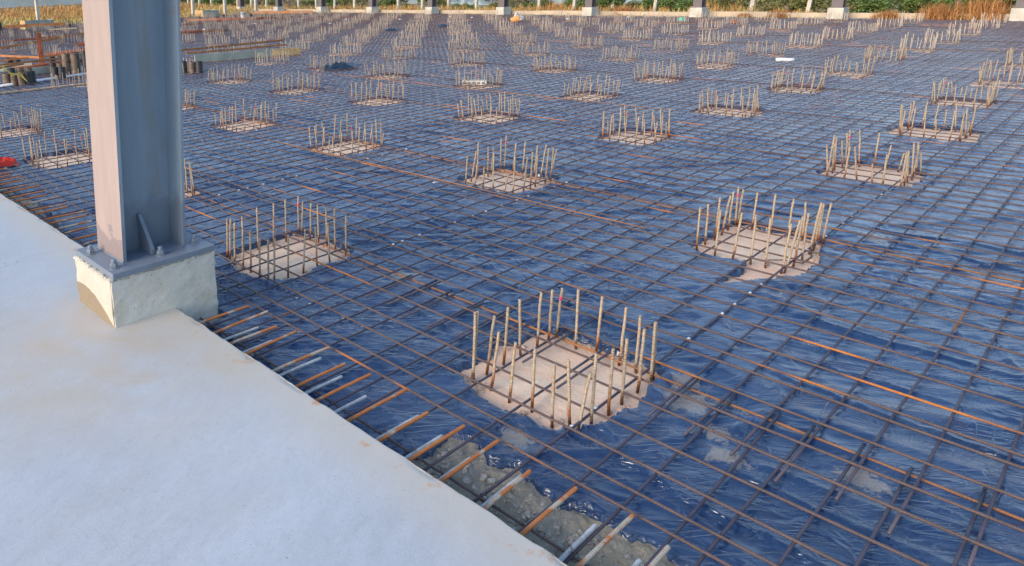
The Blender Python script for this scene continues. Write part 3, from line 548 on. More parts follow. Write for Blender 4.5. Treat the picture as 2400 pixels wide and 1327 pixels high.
# ------------------------------------------------------------------ footings and steel columns
def footing_mesh(z1=.41):
    mb = MB(); xs_ = [0, .03, .2, .4, .57, .6]
    mb.box(-.307, .307, -.23, .23, -.10, z1); return mb.mesh('footing', M['footing'])
def near_footing():
    X0, X1, Y0, Y1, Z0, Z1 = -1.424, -.825, 1.565, 2.012, -.1, .41
    me = MB(); me.box(X0, X1, Y0, Y1, Z0, Z1); o = link('concrete_footing', me.mesh('concrete_footing', M['footing'])); 
    import bmesh
    bm = bmesh.new(); bm.from_mesh(o.data); bmesh.ops.bevel(bm, geom=bm.edges[:], offset=.007, segments=2, affect='EDGES')
    bmesh.ops.subdivide_edges(bm, edges=bm.edges[:], cuts=14, use_grid_fill=True)
    for v_ in bm.verts:
        p = v_.co; k = (vnoise(np.array([p.x*23]), np.array([p.z*23 + p.y*19]), 61)[0] - .5)*.0016 + (vnoise(np.array([p.x*70]), np.array([p.z*70 + p.y*60]), 62)[0] - .5)*.0024
        ed = min(abs(p.x-X0), abs(p.x-X1)) < .02 and min(abs(p.y-Y0), abs(p.y-Y1)) < .02 or abs(p.z-Z1) < .02
        if ed: k *= 3.4
        v_.co += v_.normal*k
    bm.to_mesh(o.data); bm.free()
    for p in o.data.polygons: p.use_smooth = False
    return o
tag(near_footing(), 'large pitted concrete footing block at the slab edge under the near steel column', 'footing')
ox_, oy_ = -1.115, 1.79
mb = MB()                                   # mortar squeezed out round the base plate
for k in range(260):
    a = random.random(); e = random.choice(['f', 'f', 'l', 'l', 'r'])
    x, y = {'f': (-1.42 + a*.6, 1.562 + random.uniform(0, .012)), 'l': (-1.422 + random.uniform(-.004, .01), 1.56 + a*.45), 'r': (-.83 + random.uniform(-.01, .012), 1.58 + a*.42)}[e]
    r = random.uniform(.005, .013); mb.lathe([(r, 0), (r*1.05, r*.4), (r*.5, r*.8)], 6, (x-ox_, y-oy_, .408-.412))
near = empty('steel_column', (-1.115, 1.79, .412)); tag(near, 'large grey painted steel I column bolted down on the concrete footing in the foreground', 'steel column')
def P(mbx, name, mat, bev=.0):
    o = link(name, mbx.mesh(name, mat), parent=near)
    if bev: bevel(o, bev)
    return o
ox, oy, oz = -1.115, 1.79, .412
P(mb, 'mortar_bed', M['pale'])
mb = MB(); mb.box(-1.412-ox, -.830-ox, 1.553-oy, 2.015-oy, .002, .034); P(mb, 'base_plate', M['paint'], .003)
HH = 2.4; zt = HH
def prism(mbx, q0, z0, q1, z1):
    n = len(q0); v_ = [(x, y, z0) for x, y in q0] + [(x, y, z1) for x, y in q1]
    mbx.add(v_, [tuple(range(n))[::-1], tuple(range(n, 2*n))] + [(k, (k+1) % n, n+(k+1) % n, n+k) for k in range(n)])
lt = .052*HH/1.35*COLK                        # the column tapers: its left flange leans in
LY0, LY1 = 1.652-oy, 1.962-oy; yt = -.008
def flange(x0, x1, d0, d1):
    m_ = MB(); prism(m_, [(x0, LY0), (x1, LY0), (x1, LY1), (x0, LY1)], .034, [(x0+d0, LY0+yt), (x1+d0, LY0+yt), (x1+d0, LY1+yt), (x0+d0, LY1+yt)], .034+HH); return m_
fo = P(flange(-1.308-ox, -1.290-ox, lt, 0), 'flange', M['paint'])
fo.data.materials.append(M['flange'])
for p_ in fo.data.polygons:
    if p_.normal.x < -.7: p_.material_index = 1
P(flange(-.966-ox, -.948-ox, .07*HH/1.35, 0), 'flange', M['paint'], .002)
mb = MB(); a, b, c = -1.2895-ox, -.9665-ox, .006; rt = .07*HH/1.35; wy_ = 1.80-oy
prism(mb, [(a, wy_-c), (b, wy_-c), (b, wy_+c), (a, wy_+c)], .034, [(a+lt, wy_-c+yt), (b+rt, wy_-c+yt), (b+rt, wy_+c+yt), (a+lt, wy_+c+yt)], .034+HH); P(mb, 'web', M['paint'])
mb = MB(); x0, x1 = -1.150-ox, -1.130-ox; f, bk, z0, z1 = 1.655-oy, wy_-c-.0005, .0345, .225
pr = [(f, z0), (f, z0+.03), (bk-.02, z1), (bk, z1), (bk, z0)]
mb.add([(x0, y, z) for y, z in pr] + [(x1, y, z) for y, z in pr], [(0,1,2,3,4), (9,8,7,6,5)] + [(k, k+5, (k+1) % 5+5, (k+1) % 5) for k in range(5)]); P(mb, 'stiffener', M['paint'], .0015)
mb = MB()                                    # weld beads along the foot of the section
for p0, p1 in (((-1.2905-ox, LY0), (-1.2905-ox+.006, wy_)), ((a, wy_-c-.003), (b, wy_-c-.003)), ((-.970-ox, LY0), (-.970-ox, wy_)), ((-1.3095-ox, LY0), (-1.3095-ox, LY1))):
    mb.tube([(p0[0]+(p1[0]-p0[0])*k/12 + random.uniform(-.0006, .0006), p0[1]+(p1[1]-p0[1])*k/12, .036) for k in range(13)], .0045, 6)
P(mb, 'weld_bead', M['paint'])
for bx, by in ((-1.375, 1.90), (-1.368, 1.63), (-1.112, 1.628), (-.892, 1.66), (-1.135, 1.95), (-.892, 1.93)):
    m_ = MB(); m_.lathe([(.028, 0), (.028, .004)], 20); w = P(m_, 'anchor_bolt', M['paint']); w.location = (bx-ox, by-oy, .034)
    m_ = MB(); m_.lathe([(.0185, .0045), (.0205, .007), (.0205, .022), (.0185, .025)], 6); nt = link('nut', m_.mesh('nut', M['paint']), parent=w, rot=(0, 0, random.random()))
    m_ = MB(); m_.lathe([(.0125, .0255), (.0125, .042), (.0105, .045)], 12); link('bolt_end', m_.mesh('bolt_end', M['paint']), parent=w)
# the far row: nine footings with columns along the end of the field
mb = MB(); mb.box(-.31, .31, -.235, .235, -.12, .42); fm = mb.mesh('far_footing', M['pale'])
mbb = MB(); mbb.box(-.27, .27, -.20, .20, .4205, .445); pm = mbb.mesh('base_plate', M['brownsteel'])
def part_mesh(name, *b):
    m_ = MB(); m_.box(*b); return m_.mesh(name, M['brownsteel'])
fl0 = part_mesh('flange', -.195, -.177, -.165, .165, .446, 7.5); fl1 = part_mesh('flange', .177, .195, -.165, .165, .446, 7.5); wb = part_mesh('web', -.176, .176, -.006, .006, .446, 7.5)
for n in range(10):
    y = 1.62 + 4.6*n - 4.6*0; x = 27.72
    w = f'{ordn(n+1)} from the right in the far row'
    o = link('concrete_footing', fm, loc=(x + .15, y, 0)); bevel(o, .012); tag(o, f'pale concrete footing under the {ordn(n+1)} far steel column from the right', 'footing', 'far footings')
    c_ = tag(empty('steel_column', (x + .15, y, 0)), f'brown steel I column, {w}', 'steel column', 'far steel columns')
    link('base_plate', pm, parent=c_); link('flange', fl0, parent=c_); link('flange', fl1, parent=c_); link('web', wb, parent=c_)

# ------------------------------------------------------------------ low wall, posts
def wall(name, x0, x1, y0, y1, h, label, segs):
    m_ = MB(); L = (y1-y0)/segs
    for k in range(segs): m_.box(x0, x1, y0+L*k + .006, y0+L*(k+1) - .006, -.12, h + random.uniform(-.015, .015), .004)
    tag(link(name, m_.mesh(name, M['kerb'])), label, 'low wall')
wall('low_wall', 28.35, 28.55, -6, 57, .22, 'long low pale concrete wall along the far end behind the steel column footings', 26)
wall('kerb', 27.95, 28.02, 11.3, 17.2, .05, 'thin pale kerb in front of the low wall between the third and fourth far columns', 3)
def post_mesh(r, h, lean=0):
    m_ = MB(); prism(m_, [(-r, -r), (r, -r), (r, r), (-r, r)], -.1, [(-r*.9+lean, -r*.9), (r*.9+lean, -r*.9), (r*.9+lean, r*.9), (-r*.9+lean, r*.9)], h); return m_.mesh('fence_post', M['pale'])
pms = [post_mesh(.075, 2.6), post_mesh(.07, 2.6, .05), post_mesh(.08, 2.6, -.04)]
for n in range(31):
    y = 4.2 + 2.083*n - 4.166
    if y > 58.5: break
    o = link('fence_post', pms[n % 3], loc=(32.3, y, 0), rot=(R(random.uniform(-1.5, 1.5)) + (R(3.5) if n < 9 else 0), 0, R(random.uniform(-4, 4))))
    tag(o, f'square pale concrete fence post behind the far low wall, {ordn(n+1)} from the right', 'fence post', 'fence posts behind the low wall')
for n, x in enumerate((11.46, 21.56, 24.04, 26.6)):
    o = link('fence_post', pms[0], loc=(x, 39.4, 0), scale=(1.15, 1.15, 1), rot=(0, 0, .1))
    tag(o, ['grey and cream post standing alone beside the dry grass at the left edge', 'pale fence post at the left side boundary nearest the near steel column', 'middle pale fence post of the left side boundary', 'pale fence post of the left side boundary closest to the far corner'][n], 'fence post', 'fence posts at the left boundary')
# ------------------------------------------------------------------ pits, ducts, beams and litter on the left of the field
def duct_mesh(h, r, mat):
    m_ = MB(); pr = []; z = 0
    while z < h: pr += [(r, z), (r*1.07, z+.008), (r*1.07, z+.016), (r, z+.024)]; z += .03
    m_.lathe([(r*.9, -.02)] + pr, 14, caps=False); n = len(pr)+1
    m_.lathe([(r*.86, h+.005), (r*.84, 0.01)], 14, caps=False); me = m_.mesh('corrugated_duct', mat, True); return me
DM = [duct_mesh(.27, .075, M['duct']), duct_mesh(.25, .07, M['ductrust']), duct_mesh(.46, .085, M['duct']), duct_mesh(.47, .085, M['ductrust']), duct_mesh(.20, .09, M['duct'])]
def px_duct(n, x, y, kind, lab): 
    o = link('corrugated_duct', DM[kind], loc=(x, y, .02), rot=(R(random.uniform(-2, 2)), R(random.uniform(-2, 2)), random.random()*6))
    tag(o, lab, 'duct', 'upright corrugated ducts by the pits')
dl = [(3.15,13.95,3),(3.32,13.80,3),(3.50,13.65,2),(3.42,14.05,2)]
for n, (x, y, k) in enumerate(dl): px_duct(n, x, y, k, f'tall corrugated duct just left of the near column, {ordn(n+1)} from the left')
dl = [(1.55,12.95,1),(1.68,12.88,1),(1.80,12.80,1),(1.93,12.78,0),(2.02,12.86,0)]
for n, (x, y, k) in enumerate(dl): px_duct(n, x, y, k, f'short rusty duct in the bunch with yellow tape, {ordn(n+1)} from the left')
dl = [(1.95,13.9,0),(2.12,13.85,1),(2.28,13.8,1),(2.62,13.2,0),(2.72,13.08,0),(2.66,13.35,1),(2.95,14.2,0),(3.05,14.05,1)]
for n, (x, y, k) in enumerate(dl): px_duct(n, x, y, k, f'dark duct in the middle bunch below the rusty post, {ordn(n+1)} from the left')
dl = [(2.95,17.3,4),(3.12,17.2,4),(3.9,16.9,4),(4.1,16.7,4),(4.6,16.6,4),(4.9,16.4,4),(5.2,16.2,4)]
for n, (x, y, k) in enumerate(dl): px_duct(n, x, y, k, f'squat black duct in the back row left of the near column, {ordn(n+1)} from the left')
dl = [(4.98,11.62,1),(5.08,11.5,0),(4.9,11.8,0)]
for n, (x, y, k) in enumerate(dl): px_duct(n, x, y, k, f'black duct standing just right of the near column among starter bars, {ordn(n+1)} of three')
dl = [(8.3,35.9,2),(10.9,33.4,0),(11.8,33.2,0),(12.7,32.6,0),(19.9,33.3,0),(21.3,32.5,0),(22.0,32.0,0),(14.5,31.8,0),(6.2,29.3,2)]
for n, (x, y, k) in enumerate(dl): px_duct(n, x, y, k, f'small black duct far off at the left of the field, {ordn(n+1)} of the scattered ones')
def bar3(name, p, q, w, h, mat, label, cat, kind='box'):
    p, q = Vector(p), Vector(q); d = (q - p); L = d.length; m_ = MB()
    if kind == 'box': m_.box(0, L, -w/2, w/2, -h/2, h/2)
    elif kind == 'angle': m_.box(0, L, -w/2, w/2, -h/2, -h/2+.012); m_.box(0, L, -w/2, -w/2+.012, -h/2+.0125, h/2); m_.box(0, L, w/2-.012, w/2, -h/2+.0125, h/2)
    else: m_.tube([(0, 0, 0), (L*.3, 0, .004), (L*.7, 0, -.003), (L, 0, 0)], w/2, 12)
    o = link(name, m_.mesh(name, mat, kind == 'tube'), loc=p, rot=d.to_track_quat('X', 'Z').to_euler()); tag(o, label, cat); return o
bar3('steel_beam', (3.9,21.2,.22), (8.6,25.9,.22), .08, .07, M['orange'], 'long rusty orange beam, farthest of those across the pits on the left', 'steel beam', 'angle')
bar3('steel_beam', (5.0,25.6,.15), (8.9,26.0,.18), .08, .07, M['redbrown'], 'rusty beam crossing behind the rusty post at the left', 'steel beam', 'angle')
bar3('steel_beam', (2.9,18.0,.25), (3.3,15.95,.28), .06, .05, M['orange'], 'short orange beam slanting into the rusty post at the left', 'steel beam', 'angle')
bar3('steel_beam', (2.0,16.8,.22), (4.2,16.2,.28), .05, .04, M['orange'], 'orange beam lying over the squat black ducts on the left', 'steel beam', 'angle')
bar3('steel_beam', (1.9,14.7,.30), (3.4,15.0,.30), .05, .04, M['orange'], 'orange beam just above the bunches of corrugated ducts on the left', 'steel beam', 'angle')
bar3('steel_beam', (1.55,13.9,.30), (2.4,14.5,.30), .05, .04, M['orange'], 'short orange beam above the duct bunch with the yellow tape', 'steel beam', 'angle')
bar3('rusty_post', (3.3,15.9,0), (3.3,15.9,.88), .10, .09, M['redbrown'], 'upright rusty red steel post among the pits on the left', 'steel post', 'angle')
bar3('white_pipe', (1.25,12.75,.06), (3.6,13.45,.06), .07, .07, M['white'], 'long white plastic pipe lying below the duct bunches on the left', 'pipe', 'tube')
bar3('timber_board', (.9,11.9,.05), (3.0,11.75,.05), .06, .03, M['timber'], 'long pale timber board lying below the white pipe on the left', 'board')
bar3('form_board', (6.05,13.30,.12), (8.25,13.0,.12), .05, .24, M['formgrey'], 'grey green form board along the pit edge right of the near column', 'form board')
bar3('steel_beam', (6.0,13.6,.27), (9.0,13.5,.26), .05, .04, M['orange'], 'orange steel beam along the pit right of the near column, front one', 'steel beam', 'angle')
bar3('steel_beam', (6.3,15.0,.22), (10.3,15.3,.22), .05, .05, M['orange'], 'orange steel beam along the pit right of the near column, rear one', 'steel beam', 'angle')
bar3('form_board', (2.1,14.5,.10), (3.6,14.4,.10), .05, .20, M['formgrey'], 'grey green form board behind the middle duct bunch on the left', 'form board')
bar3('form_board', (1.9,16.1,.12), (2.9,15.4,.12), .05, .22, M['formgrey'], 'grey green form board behind the duct bunch with the yellow tape', 'form board')
bar3('ochre_board', (8.15,12.97,.12), (8.9,12.8,.12), .05, .22, M['yellow'], 'ochre form board at the right end of the pit beside the starter bars', 'form board')
bar3('steel_beam', (25.0,37.3,.16), (27.0,33.8,.14), .3, .16, M['orange'], 'stack of rusty orange steel at the far edge left of the far columns', 'steel beam', 'angle')
bar3('steel_beam', (8.2,34.8,.30), (10.9,34.0,.30), .16, .14, M['orange'], 'rusty orange steel in front of the box at the far left edge', 'steel beam', 'angle')
bar3('timber_board', (9.7,33.0,.12), (10.9,32.6,.12), .2, .06, M['timber'], 'pale timber piece on the rubble at the far left', 'board')
for n, (x, y, a, L, w_) in enumerate(((2.6,15.3,20,2.2,'beside the middle duct bunch'),(4.3,14.6,75,2.5,'just left of the near column'),(4.6,18.6,10,3.5,'behind the rusty post'),(6.6,21.5,35,4,'in the left middle distance'),(9.5,24.5,-20,4,'farther off left of the column'),(12.0,28.5,15,4,'far off among the left rows'),(17.5,33.0,-40,5,'far off near the white bucket'))):
    m_ = MB(); rg_ = random.Random(n)
    for k in range(16): 
        q = rg_.uniform(-.16, .16); z_ = rg_.uniform(.075, .16); m_.tube([(rg_.uniform(-.3, .1), q, z_), (L/2, q + rg_.uniform(-.05, .05), z_ + .01), (L + rg_.uniform(-.3, .3), q + rg_.uniform(-.12, .12), z_)], .009, 5)
    tag(link('rebar_bundle', m_.mesh('rebar_bundle', M['redbrown'], True), loc=(x, y, 0), rot=(0, 0, R(a))), f'loose bundle of rusty steel bars lying {w_}', 'bar bundle', 'rusty bar bundles')
def crate(name, x, y, w, d, h, m1, m2, label):
    r_ = tag(empty(name, (x, y, 0)), label, 'box'); t = .04
    for nm, bx, mt in (('side_board', (-w/2, -w/2+t, -d/2, d/2, 0, h), m1), ('side_board', (w/2-t, w/2, -d/2, d/2, 0, h), m2), ('front_board', (-w/2+t+.002, w/2-t-.002, -d/2, -d/2+t, 0, h-.02), m2), ('back_board', (-w/2+t+.002, w/2-t-.002, d/2-t, d/2, 0, h-.02), m2)):
        m_ = MB(); m_.box(*bx); link(nm, m_.mesh(nm, mt), parent=r_)
crate('formwork_box', 22.1, 38.6, 1.2, 1.0, .45, M['yellow'], M['formgrey'], 'ochre and grey formwork box in the grass right of the near column top')
crate('formwork_box', 10.3, 36.3, 1.5, .8, .50, M['yellow'], M['formgrey'], 'ochre sided formwork box at the far left edge beside the lone post')
crate('formwork_box', 7.4, 35.6, .5, .5, .50, M['duct'], M['duct'], 'black box cut by the left edge of the picture')
def crumple(name, x, y, z, sx_, sy_, sz_, mat, label, cat, seed, nn=26):
    t = np.linspace(0, 1, nn); A, B = np.meshgrid(t*2-1, t*2-1); r = np.sqrt(A*A + B*B)
    env = np.clip(1 - r**2.2*(.8 + .5*vnoise(A*2+5, B*2, seed)), 0, 1)**.6
    H = env*(.35 + .65*vnoise(A*3+9, B*3+9, seed) + .35*ridge(A*4, B*4, seed+1, 3)) - .04
    o = link(name, grid_mesh(name, A*sx_*(1+.1*vnoise(A*5, B*5, seed+2)), B*sy_, H*sz_, mat, True), loc=(x, y, z)); tag(o, label, cat); return o
crumple('plastic_heap', 7.4, 9.62, .06, .42, .26, .11, M['bluepl'], 'crumpled black and blue plastic heap lying by a ring of starter bars', 'plastic heap', 71)
crumple('red_cloth', -.72, 6.05, .06, .23, .14, .09, M['red'], 'crumpled bright red cloth on the bars at the left edge', 'cloth', 73, 40)
crumple('plastic_heap', 19.4, 16.6, .06, .5, .3, .12, M['bluepl'], 'small dark plastic heap far back in the middle of the field', 'plastic heap', 75, 16)
crumple('plastic_heap', 8.9, 13.6, .06, .25, .2, .08, M['bluepl'], 'small dark blue plastic scrap beside the pit right of the near column', 'plastic heap', 77, 16)
crumple('plastic_scrap', 16.6, 16.9, .06, .3, .2, .09, M['bluepl'], 'dark plastic scrap in the middle distance left of a starter bar ring', 'plastic heap', 79, 16)
crumple('teal_bag', 25.1, 10.25, .07, .18, .12, .16, M['teal'], 'small teal plastic bag lying far back near the third far column', 'bag', 81, 14)
crumple('dark_bag', 24.3, 8.2, .07, .12, .1, .12, M['redbrown'], 'small dark red bag to the right of the teal bag far back', 'bag', 83, 14)
bar3('foam_pipe', (12.92,3.31,.10), (13.08,3.06,.10), .07, .07, M['white'], 'short white pipe lying on the mesh between starter bar rings on the right', 'pipe', 'tube')
r_ = tag(empty('paver_block', (7.18, 5.98, .03), rot=(0, 0, R(-52))), 'pale grey hollow block lying on the pad in the middle distance', 'block')
m_ = MB(); m_.box(-.20, .20, -.07, .07, 0, .028); m_.box(-.20, .20, -.07, .07, .052, .078)
for k in range(6): m_.box(-.20 + .076*k, -.19 + .08*k + .0, -.069, .069, .0285, .0515)
link('block_body', m_.mesh('block_body', simple('grey_block', (.50, .49, .47), .8)), parent=r_)
def bucket(x, y, tilt, body, label):
    r_ = tag(empty('bucket', (x, y, .1), rot=(R(tilt), 0, R(40))), label, 'bucket')
    m_ = MB(); m_.lathe([(.11, 0), (.15, .30), (.158, .30), (.158, .32), (.142, .32), (.102, .012)], 20, caps=False); m_.lathe([(.104, .005), (.104, .012)], 20)
    link('bucket_body', m_.mesh('bucket_body', body, True), parent=r_); m_ = MB()
    m_.tube([(.155*math.cos(a), .0, .31 + .12*math.sin(a)) for a in np.linspace(0, math.pi, 9)], .006, 5); link('handle', m_.mesh('handle', M['wire']), parent=r_)
bucket(22.5, 15.85, 70, M['orangepl'], 'tipped orange and white bucket lying far back near the fourth far column')
bucket(23.9, 16.3, -60, M['white'], 'tipped white bucket lying just behind the orange bucket')
bucket(20.8, 32.6, 0, M['white'], 'white bucket standing among far black ducts left of the far columns')
sc = []
for s in range(3):
    m_ = MB(); rg = random.Random(s); m_.add([(rg.uniform(-1, 1)*.02 + math.cos(a)*.05, rg.uniform(-1, 1)*.02 + math.sin(a)*.03, rg.uniform(0, .03)) for a in np.linspace(0, 5.4, 7)] + [(0, 0, .035)] + [(0, 0, -.004)], [(k, (k+1) % 7, 7) for k in range(7)] + [((k+1) % 7, k, 8) for k in range(7)]); sc.append(m_.mesh('litter', M['white']))
lit = [(1.9,2.35,'between the middle pads'),(24.3,19.2,'far back left of the middle'),(21.5,24.7,'far back beside a ring'),(18.6,22.6,'far back in the left rows'),(25.0,21.0,'near the far low wall'),(24.6,14.6,'before the fourth far column'),(26.0,16.4,'beside the fourth far footing'),(26.3,12.9,'beside the third far footing'),(13.5,25.0,'in the crowded left rows'),(17.4,26.7,'far left of the buckets'),(22.2,21.7,'behind the dark plastic heap')]
for n, (x, y, w) in enumerate(lit):
    tag(link('litter_scrap', sc[n % 3], loc=(x, y, .07), rot=(0, 0, n), scale=(.6 if x < 3 else 1.6,)*3), f'small white scrap of litter {w}', 'litter', 'white litter scraps on the mesh')
# yellow tape round the duct bunch
m_ = MB()
for s in (0, .05): m_.tube([(1.45, 12.75, .42+s), (1.6, 12.74, .30-s), (1.75, 12.7, .25+s), (1.85, 12.66, .12)], .009, 4)
tag(link('yellow_tape', m_.mesh('yellow_tape', simple('yellow_tape', (.6, .5, .08), .5))), 'strip of yellow tape hanging on the duct bunch at the left edge', 'tape')

# ------------------------------------------------------------------ vegetation
def tuft(mb, x, y, z, h, n, w, spread, rg):
    for _ in range(n):
        a = rg.uniform(0, 6.28); r0 = rg.uniform(0, spread*.5); lx, ly = math.cos(a), math.sin(a); px_, py_ = x + lx*r0, y + ly*r0
        hh = h*rg.uniform(.5, 1.1); ln = rg.uniform(.1, .6)*hh; sx_, sy_ = -ly*w/2, lx*w/2; bx_, by_ = px_ + lx*ln*.35, py_ + ly*ln*.35; tx, ty = px_ + lx*ln, py_ + ly*ln
        o = len(mb.v); mb.v += [(px_-sx_, py_-sy_, z), (px_+sx_, py_+sy_, z), (bx_+sx_*.8, by_+sy_*.8, z+hh*.6), (bx_-sx_*.8, by_-sy_*.8, z+hh*.6), (tx, ty, z+hh)]
        mb.f += [(o, o+1, o+2, o+3), (o+3, o+2, o+4)]; mb.m += [mb.cur, mb.cur]
rg = random.Random(3)
mb = MB()
for _ in range(2300):
    x = 28.6 + rg.random()**1.3*6; y = rg.uniform(-4, 58); p = float(vnoise(np.array([x*.5]), np.array([y*.35]), 91)[0])
    if p < .30: continue
    mb.cur = 0 if rg.random() < .45 + (p-.5) else 1
    tuft(mb, x, y, -.09, rg.uniform(.15, .5)*(.5+p)*(.55 if y < 9 else 1), 11, .035, .35, rg)
for _ in range(800):
    x = rg.uniform(27.6, 28.35); y = rg.choice([rg.uniform(17, 40), rg.uniform(0, 40)]); mb.cur = 1; tuft(mb, x, y, -.09, rg.uniform(.08, .25), 6, .03, .25, rg)
tag(link('dry_grass', mb.mesh('dry_grass', [M['drygrass'], M['yellowgrass']])), 'dry orange and straw coloured grass along the far low wall', 'grass', kind='stuff')
mb = MB()
for _ in range(5200):
    x = rg.uniform(2, 31); y = 38.5 + rg.random()**1.2*26 + max(0, (12-x)*.25)
    if x > 26.5 and y < 41: continue
    f = (y-38.5)/26; p = float(vnoise(np.array([x*.35]), np.array([y*.25]), 93)[0])
    mb.cur = 1 if rg.random() > f*1.3 + (p-.5) else 0
    tuft(mb, x, y, -.09, rg.uniform(.3, .75)*(.6+f), 11, .06, .5, rg)
tag(link('tall_dry_grass', mb.mesh('tall_dry_grass', [M['drygrass'], M['yellowgrass']])), 'tall dry orange grass beyond the left side of the field', 'grass', kind='stuff')
def crown_mesh(seed, mat, n, w, h, leaf, droop=.2):
    rg = random.Random(seed); mb = MB(); cl = [(rg.uniform(-w*.7, w*.7), rg.uniform(-w*.7, w*.7), rg.uniform(.15, .8)*h, rg.uniform(.25, .5)) for _ in range(11)]
    for _ in range(n):
        cx, cy, cz, cr = rg.choice(cl); d = Vector((rg.gauss(0, 1), rg.gauss(0, 1), rg.gauss(0, .8))).normalized()*(rg.random()**.4); p = Vector((cx, cy, cz)) + Vector((d.x*cr*w*.75, d.y*cr*w*.75, d.z*cr*h*.75))
        if p.z < .02: p.z = rg.uniform(.02, .3)*h
        a = Vector((rg.gauss(0, 1), rg.gauss(0, 1), rg.gauss(0, .6))).normalized()*leaf; b = a.cross(Vector((rg.gauss(0, 1), rg.gauss(0, 1), rg.gauss(0, 1)))).normalized()*leaf*.45
        mb.add([p-a, p+b, p+a, p-b], [(0, 1, 2, 3)])
    return mb.mesh('crown', mat)
def stem_mesh(seed, w, h):
    rg = random.Random(seed); mb = MB()
    for _ in range(7):
        a = rg.uniform(0, 6.28); r = rg.uniform(.2, .6)*w; mb.tube([(0, 0, -.1), (math.cos(a)*r*.4, math.sin(a)*r*.4, h*.4), (math.cos(a)*r, math.sin(a)*r, h*.8)], .022, 5, r1=.006)
    return mb.mesh('stem', M['stem'])
kinds = {'green': [(crown_mesh(s, M['greenA'], 1500, .8, .95, .075), stem_mesh(s, .8, .9)) for s in (1, 2, 3)],
         'olive': [(crown_mesh(s, M['greenB'], 1500, .85, .85, .07), stem_mesh(s, .8, .8)) for s in (4, 5, 6)],
         'brown': [(crown_mesh(s, M['brownleaf'], 1300, .9, .75, .06), stem_mesh(s, .9, .7)) for s in (7, 8)]}
def drymesh(seed, n, w, h):
    rg = random.Random(seed); mb = MB()
    for _ in range(n): tuft(mb, rg.gauss(0, w*.35), rg.gauss(0, w*.35), 0, h*rg.uniform(.5, 1), 1, .03, .2, rg)
    return mb.mesh('dry_bush', M['rustgrass'])
drys = [drymesh(s, 1100, .9, .95) for s in (1, 2)]
WN = 'zero one two three four five six seven eight nine ten eleven twelve thirteen fourteen fifteen sixteen seventeen eighteen nineteen twenty twenty-one twenty-two twenty-three twenty-four'.split()
def place_of(y):
    n = (y - 1.62)/4.6
    if n < 0: return 'right of far column one'
    return f'left of far column {WN[int(n)+1]}'
cnt = {}
def bush(kind, x, y, s, sz=1.):
    rz = random.random()*6.28; w = place_of(y); dist = 'by the low wall' if x < 30.5 else ('behind the posts' if x < 37 else ('well behind the posts' if x < 46 else 'farthest away'))
    key = (kind, w, dist); cnt[key] = cnt.get(key, 0) + 1; c = cnt[key]; on = '' if c == 1 else f', {ordn(c)} such'
    if kind == 'dry':
        tag(link('dry_bush', random.choice(drys), loc=(x, y, -.09), rot=(0, 0, rz), scale=(s, s, s*sz)), f'tangled orange dry bush {dist} {w}{on}', 'bush', 'dry bushes along the low wall'); return
    cm, st = random.choice(kinds[kind]); lab = {'green': 'bright green leafy shrub', 'olive': 'olive green loose shrub', 'brown': 'dull brownish shrub'}[kind]
    r_ = tag(empty('shrub', (x, y, -.09), rot=(0, 0, rz)), f'{lab} {dist} {w}{on}', 'shrub', f'{kind} shrubs behind the low wall'); r_.scale = (s, s, s*sz)
    link('crown', cm, parent=r_); link('stem', st, parent=r_)
for y, s in ((1.0, 1.1), (2.6, 1.5), (3.6, 1.2), (4.9, .8), (8.2, .8), (9.3, .6), (14.3, 1.0), (15.6, .6), (19.0, .5)): bush('dry', 28.3 + random.uniform(-.15, .5), y, s*.62)
for y, x, s in ((-.5,30.5,1.1),(.8,31.5,1.5),(2.0,32.5,1.6),(3.3,33,1.4),(4.6,31.8,1.1),(5.6,31.2,1.2),(7.0,33.5,.9),(13.2,32,1.1),(14.9,33.4,1.2),(17.2,32.6,1.3),(18.1,32.9,1.1),(19.3,33.6,.9),(21.2,33.2,.9),(22.3,33.8,.8),(23.3,33.4,.6),(26.5,33.8,.6),(34.5,34,.7),(5.2,34.6,1.4),(1.0,35,1.8),(16,35.5,1.2)): bush('green', x, y, s*.95, .85)
for y, x, s in ((-1.6,33,1.3),(2.2,30.1,.7),(6.4,31.6,.8),(8.6,33.4,1.2),(9.8,32.2,.9),(11.6,33,1.2),(12.3,34.2,1.1),(16.1,33.8,.9),(20.2,34.8,.9),(24.6,34.1,.7),(25.6,34.8,.8),(28,34.6,.7),(29.6,34.3,.6),(31,35,.8),(33,35.2,.7),(36.2,35,.8),(7.8,36,1.3),(10.6,36,1.3),(13.8,36.5,1.3)): bush('olive', x, y, s*.95, .8)
for k in range(34): bush('brown' if k % 3 else 'olive', 38.5 + (k % 4)*1.9, -3 + k*1.5, random.uniform(.8, 1.15), .65)
for k in range(30):
    y = 30 + k*2.6 ; bush('green' if k % 3 else 'brown', 45 + random.uniform(0, 8) + max(0, (y-60)*.15), y, random.uniform(1.6, 2.6), .8)
for k in range(16): bush(['green', 'brown', 'olive'][k % 3], 36.5 + random.uniform(0, 3), 38 + k*1.7, random.uniform(1.0, 1.6), .75)
m_ = MB(); m_.add([(40.5, 27, -.075), (43, 24, -.075), (58, 10, -.075), (75, 30, -.075), (60, 62, -.075), (47, 47, -.075)], [(0, 1, 2, 3, 4, 5)])
tag(link('water', m_.mesh('water', M['water'])), kind='structure')
mb = MB()
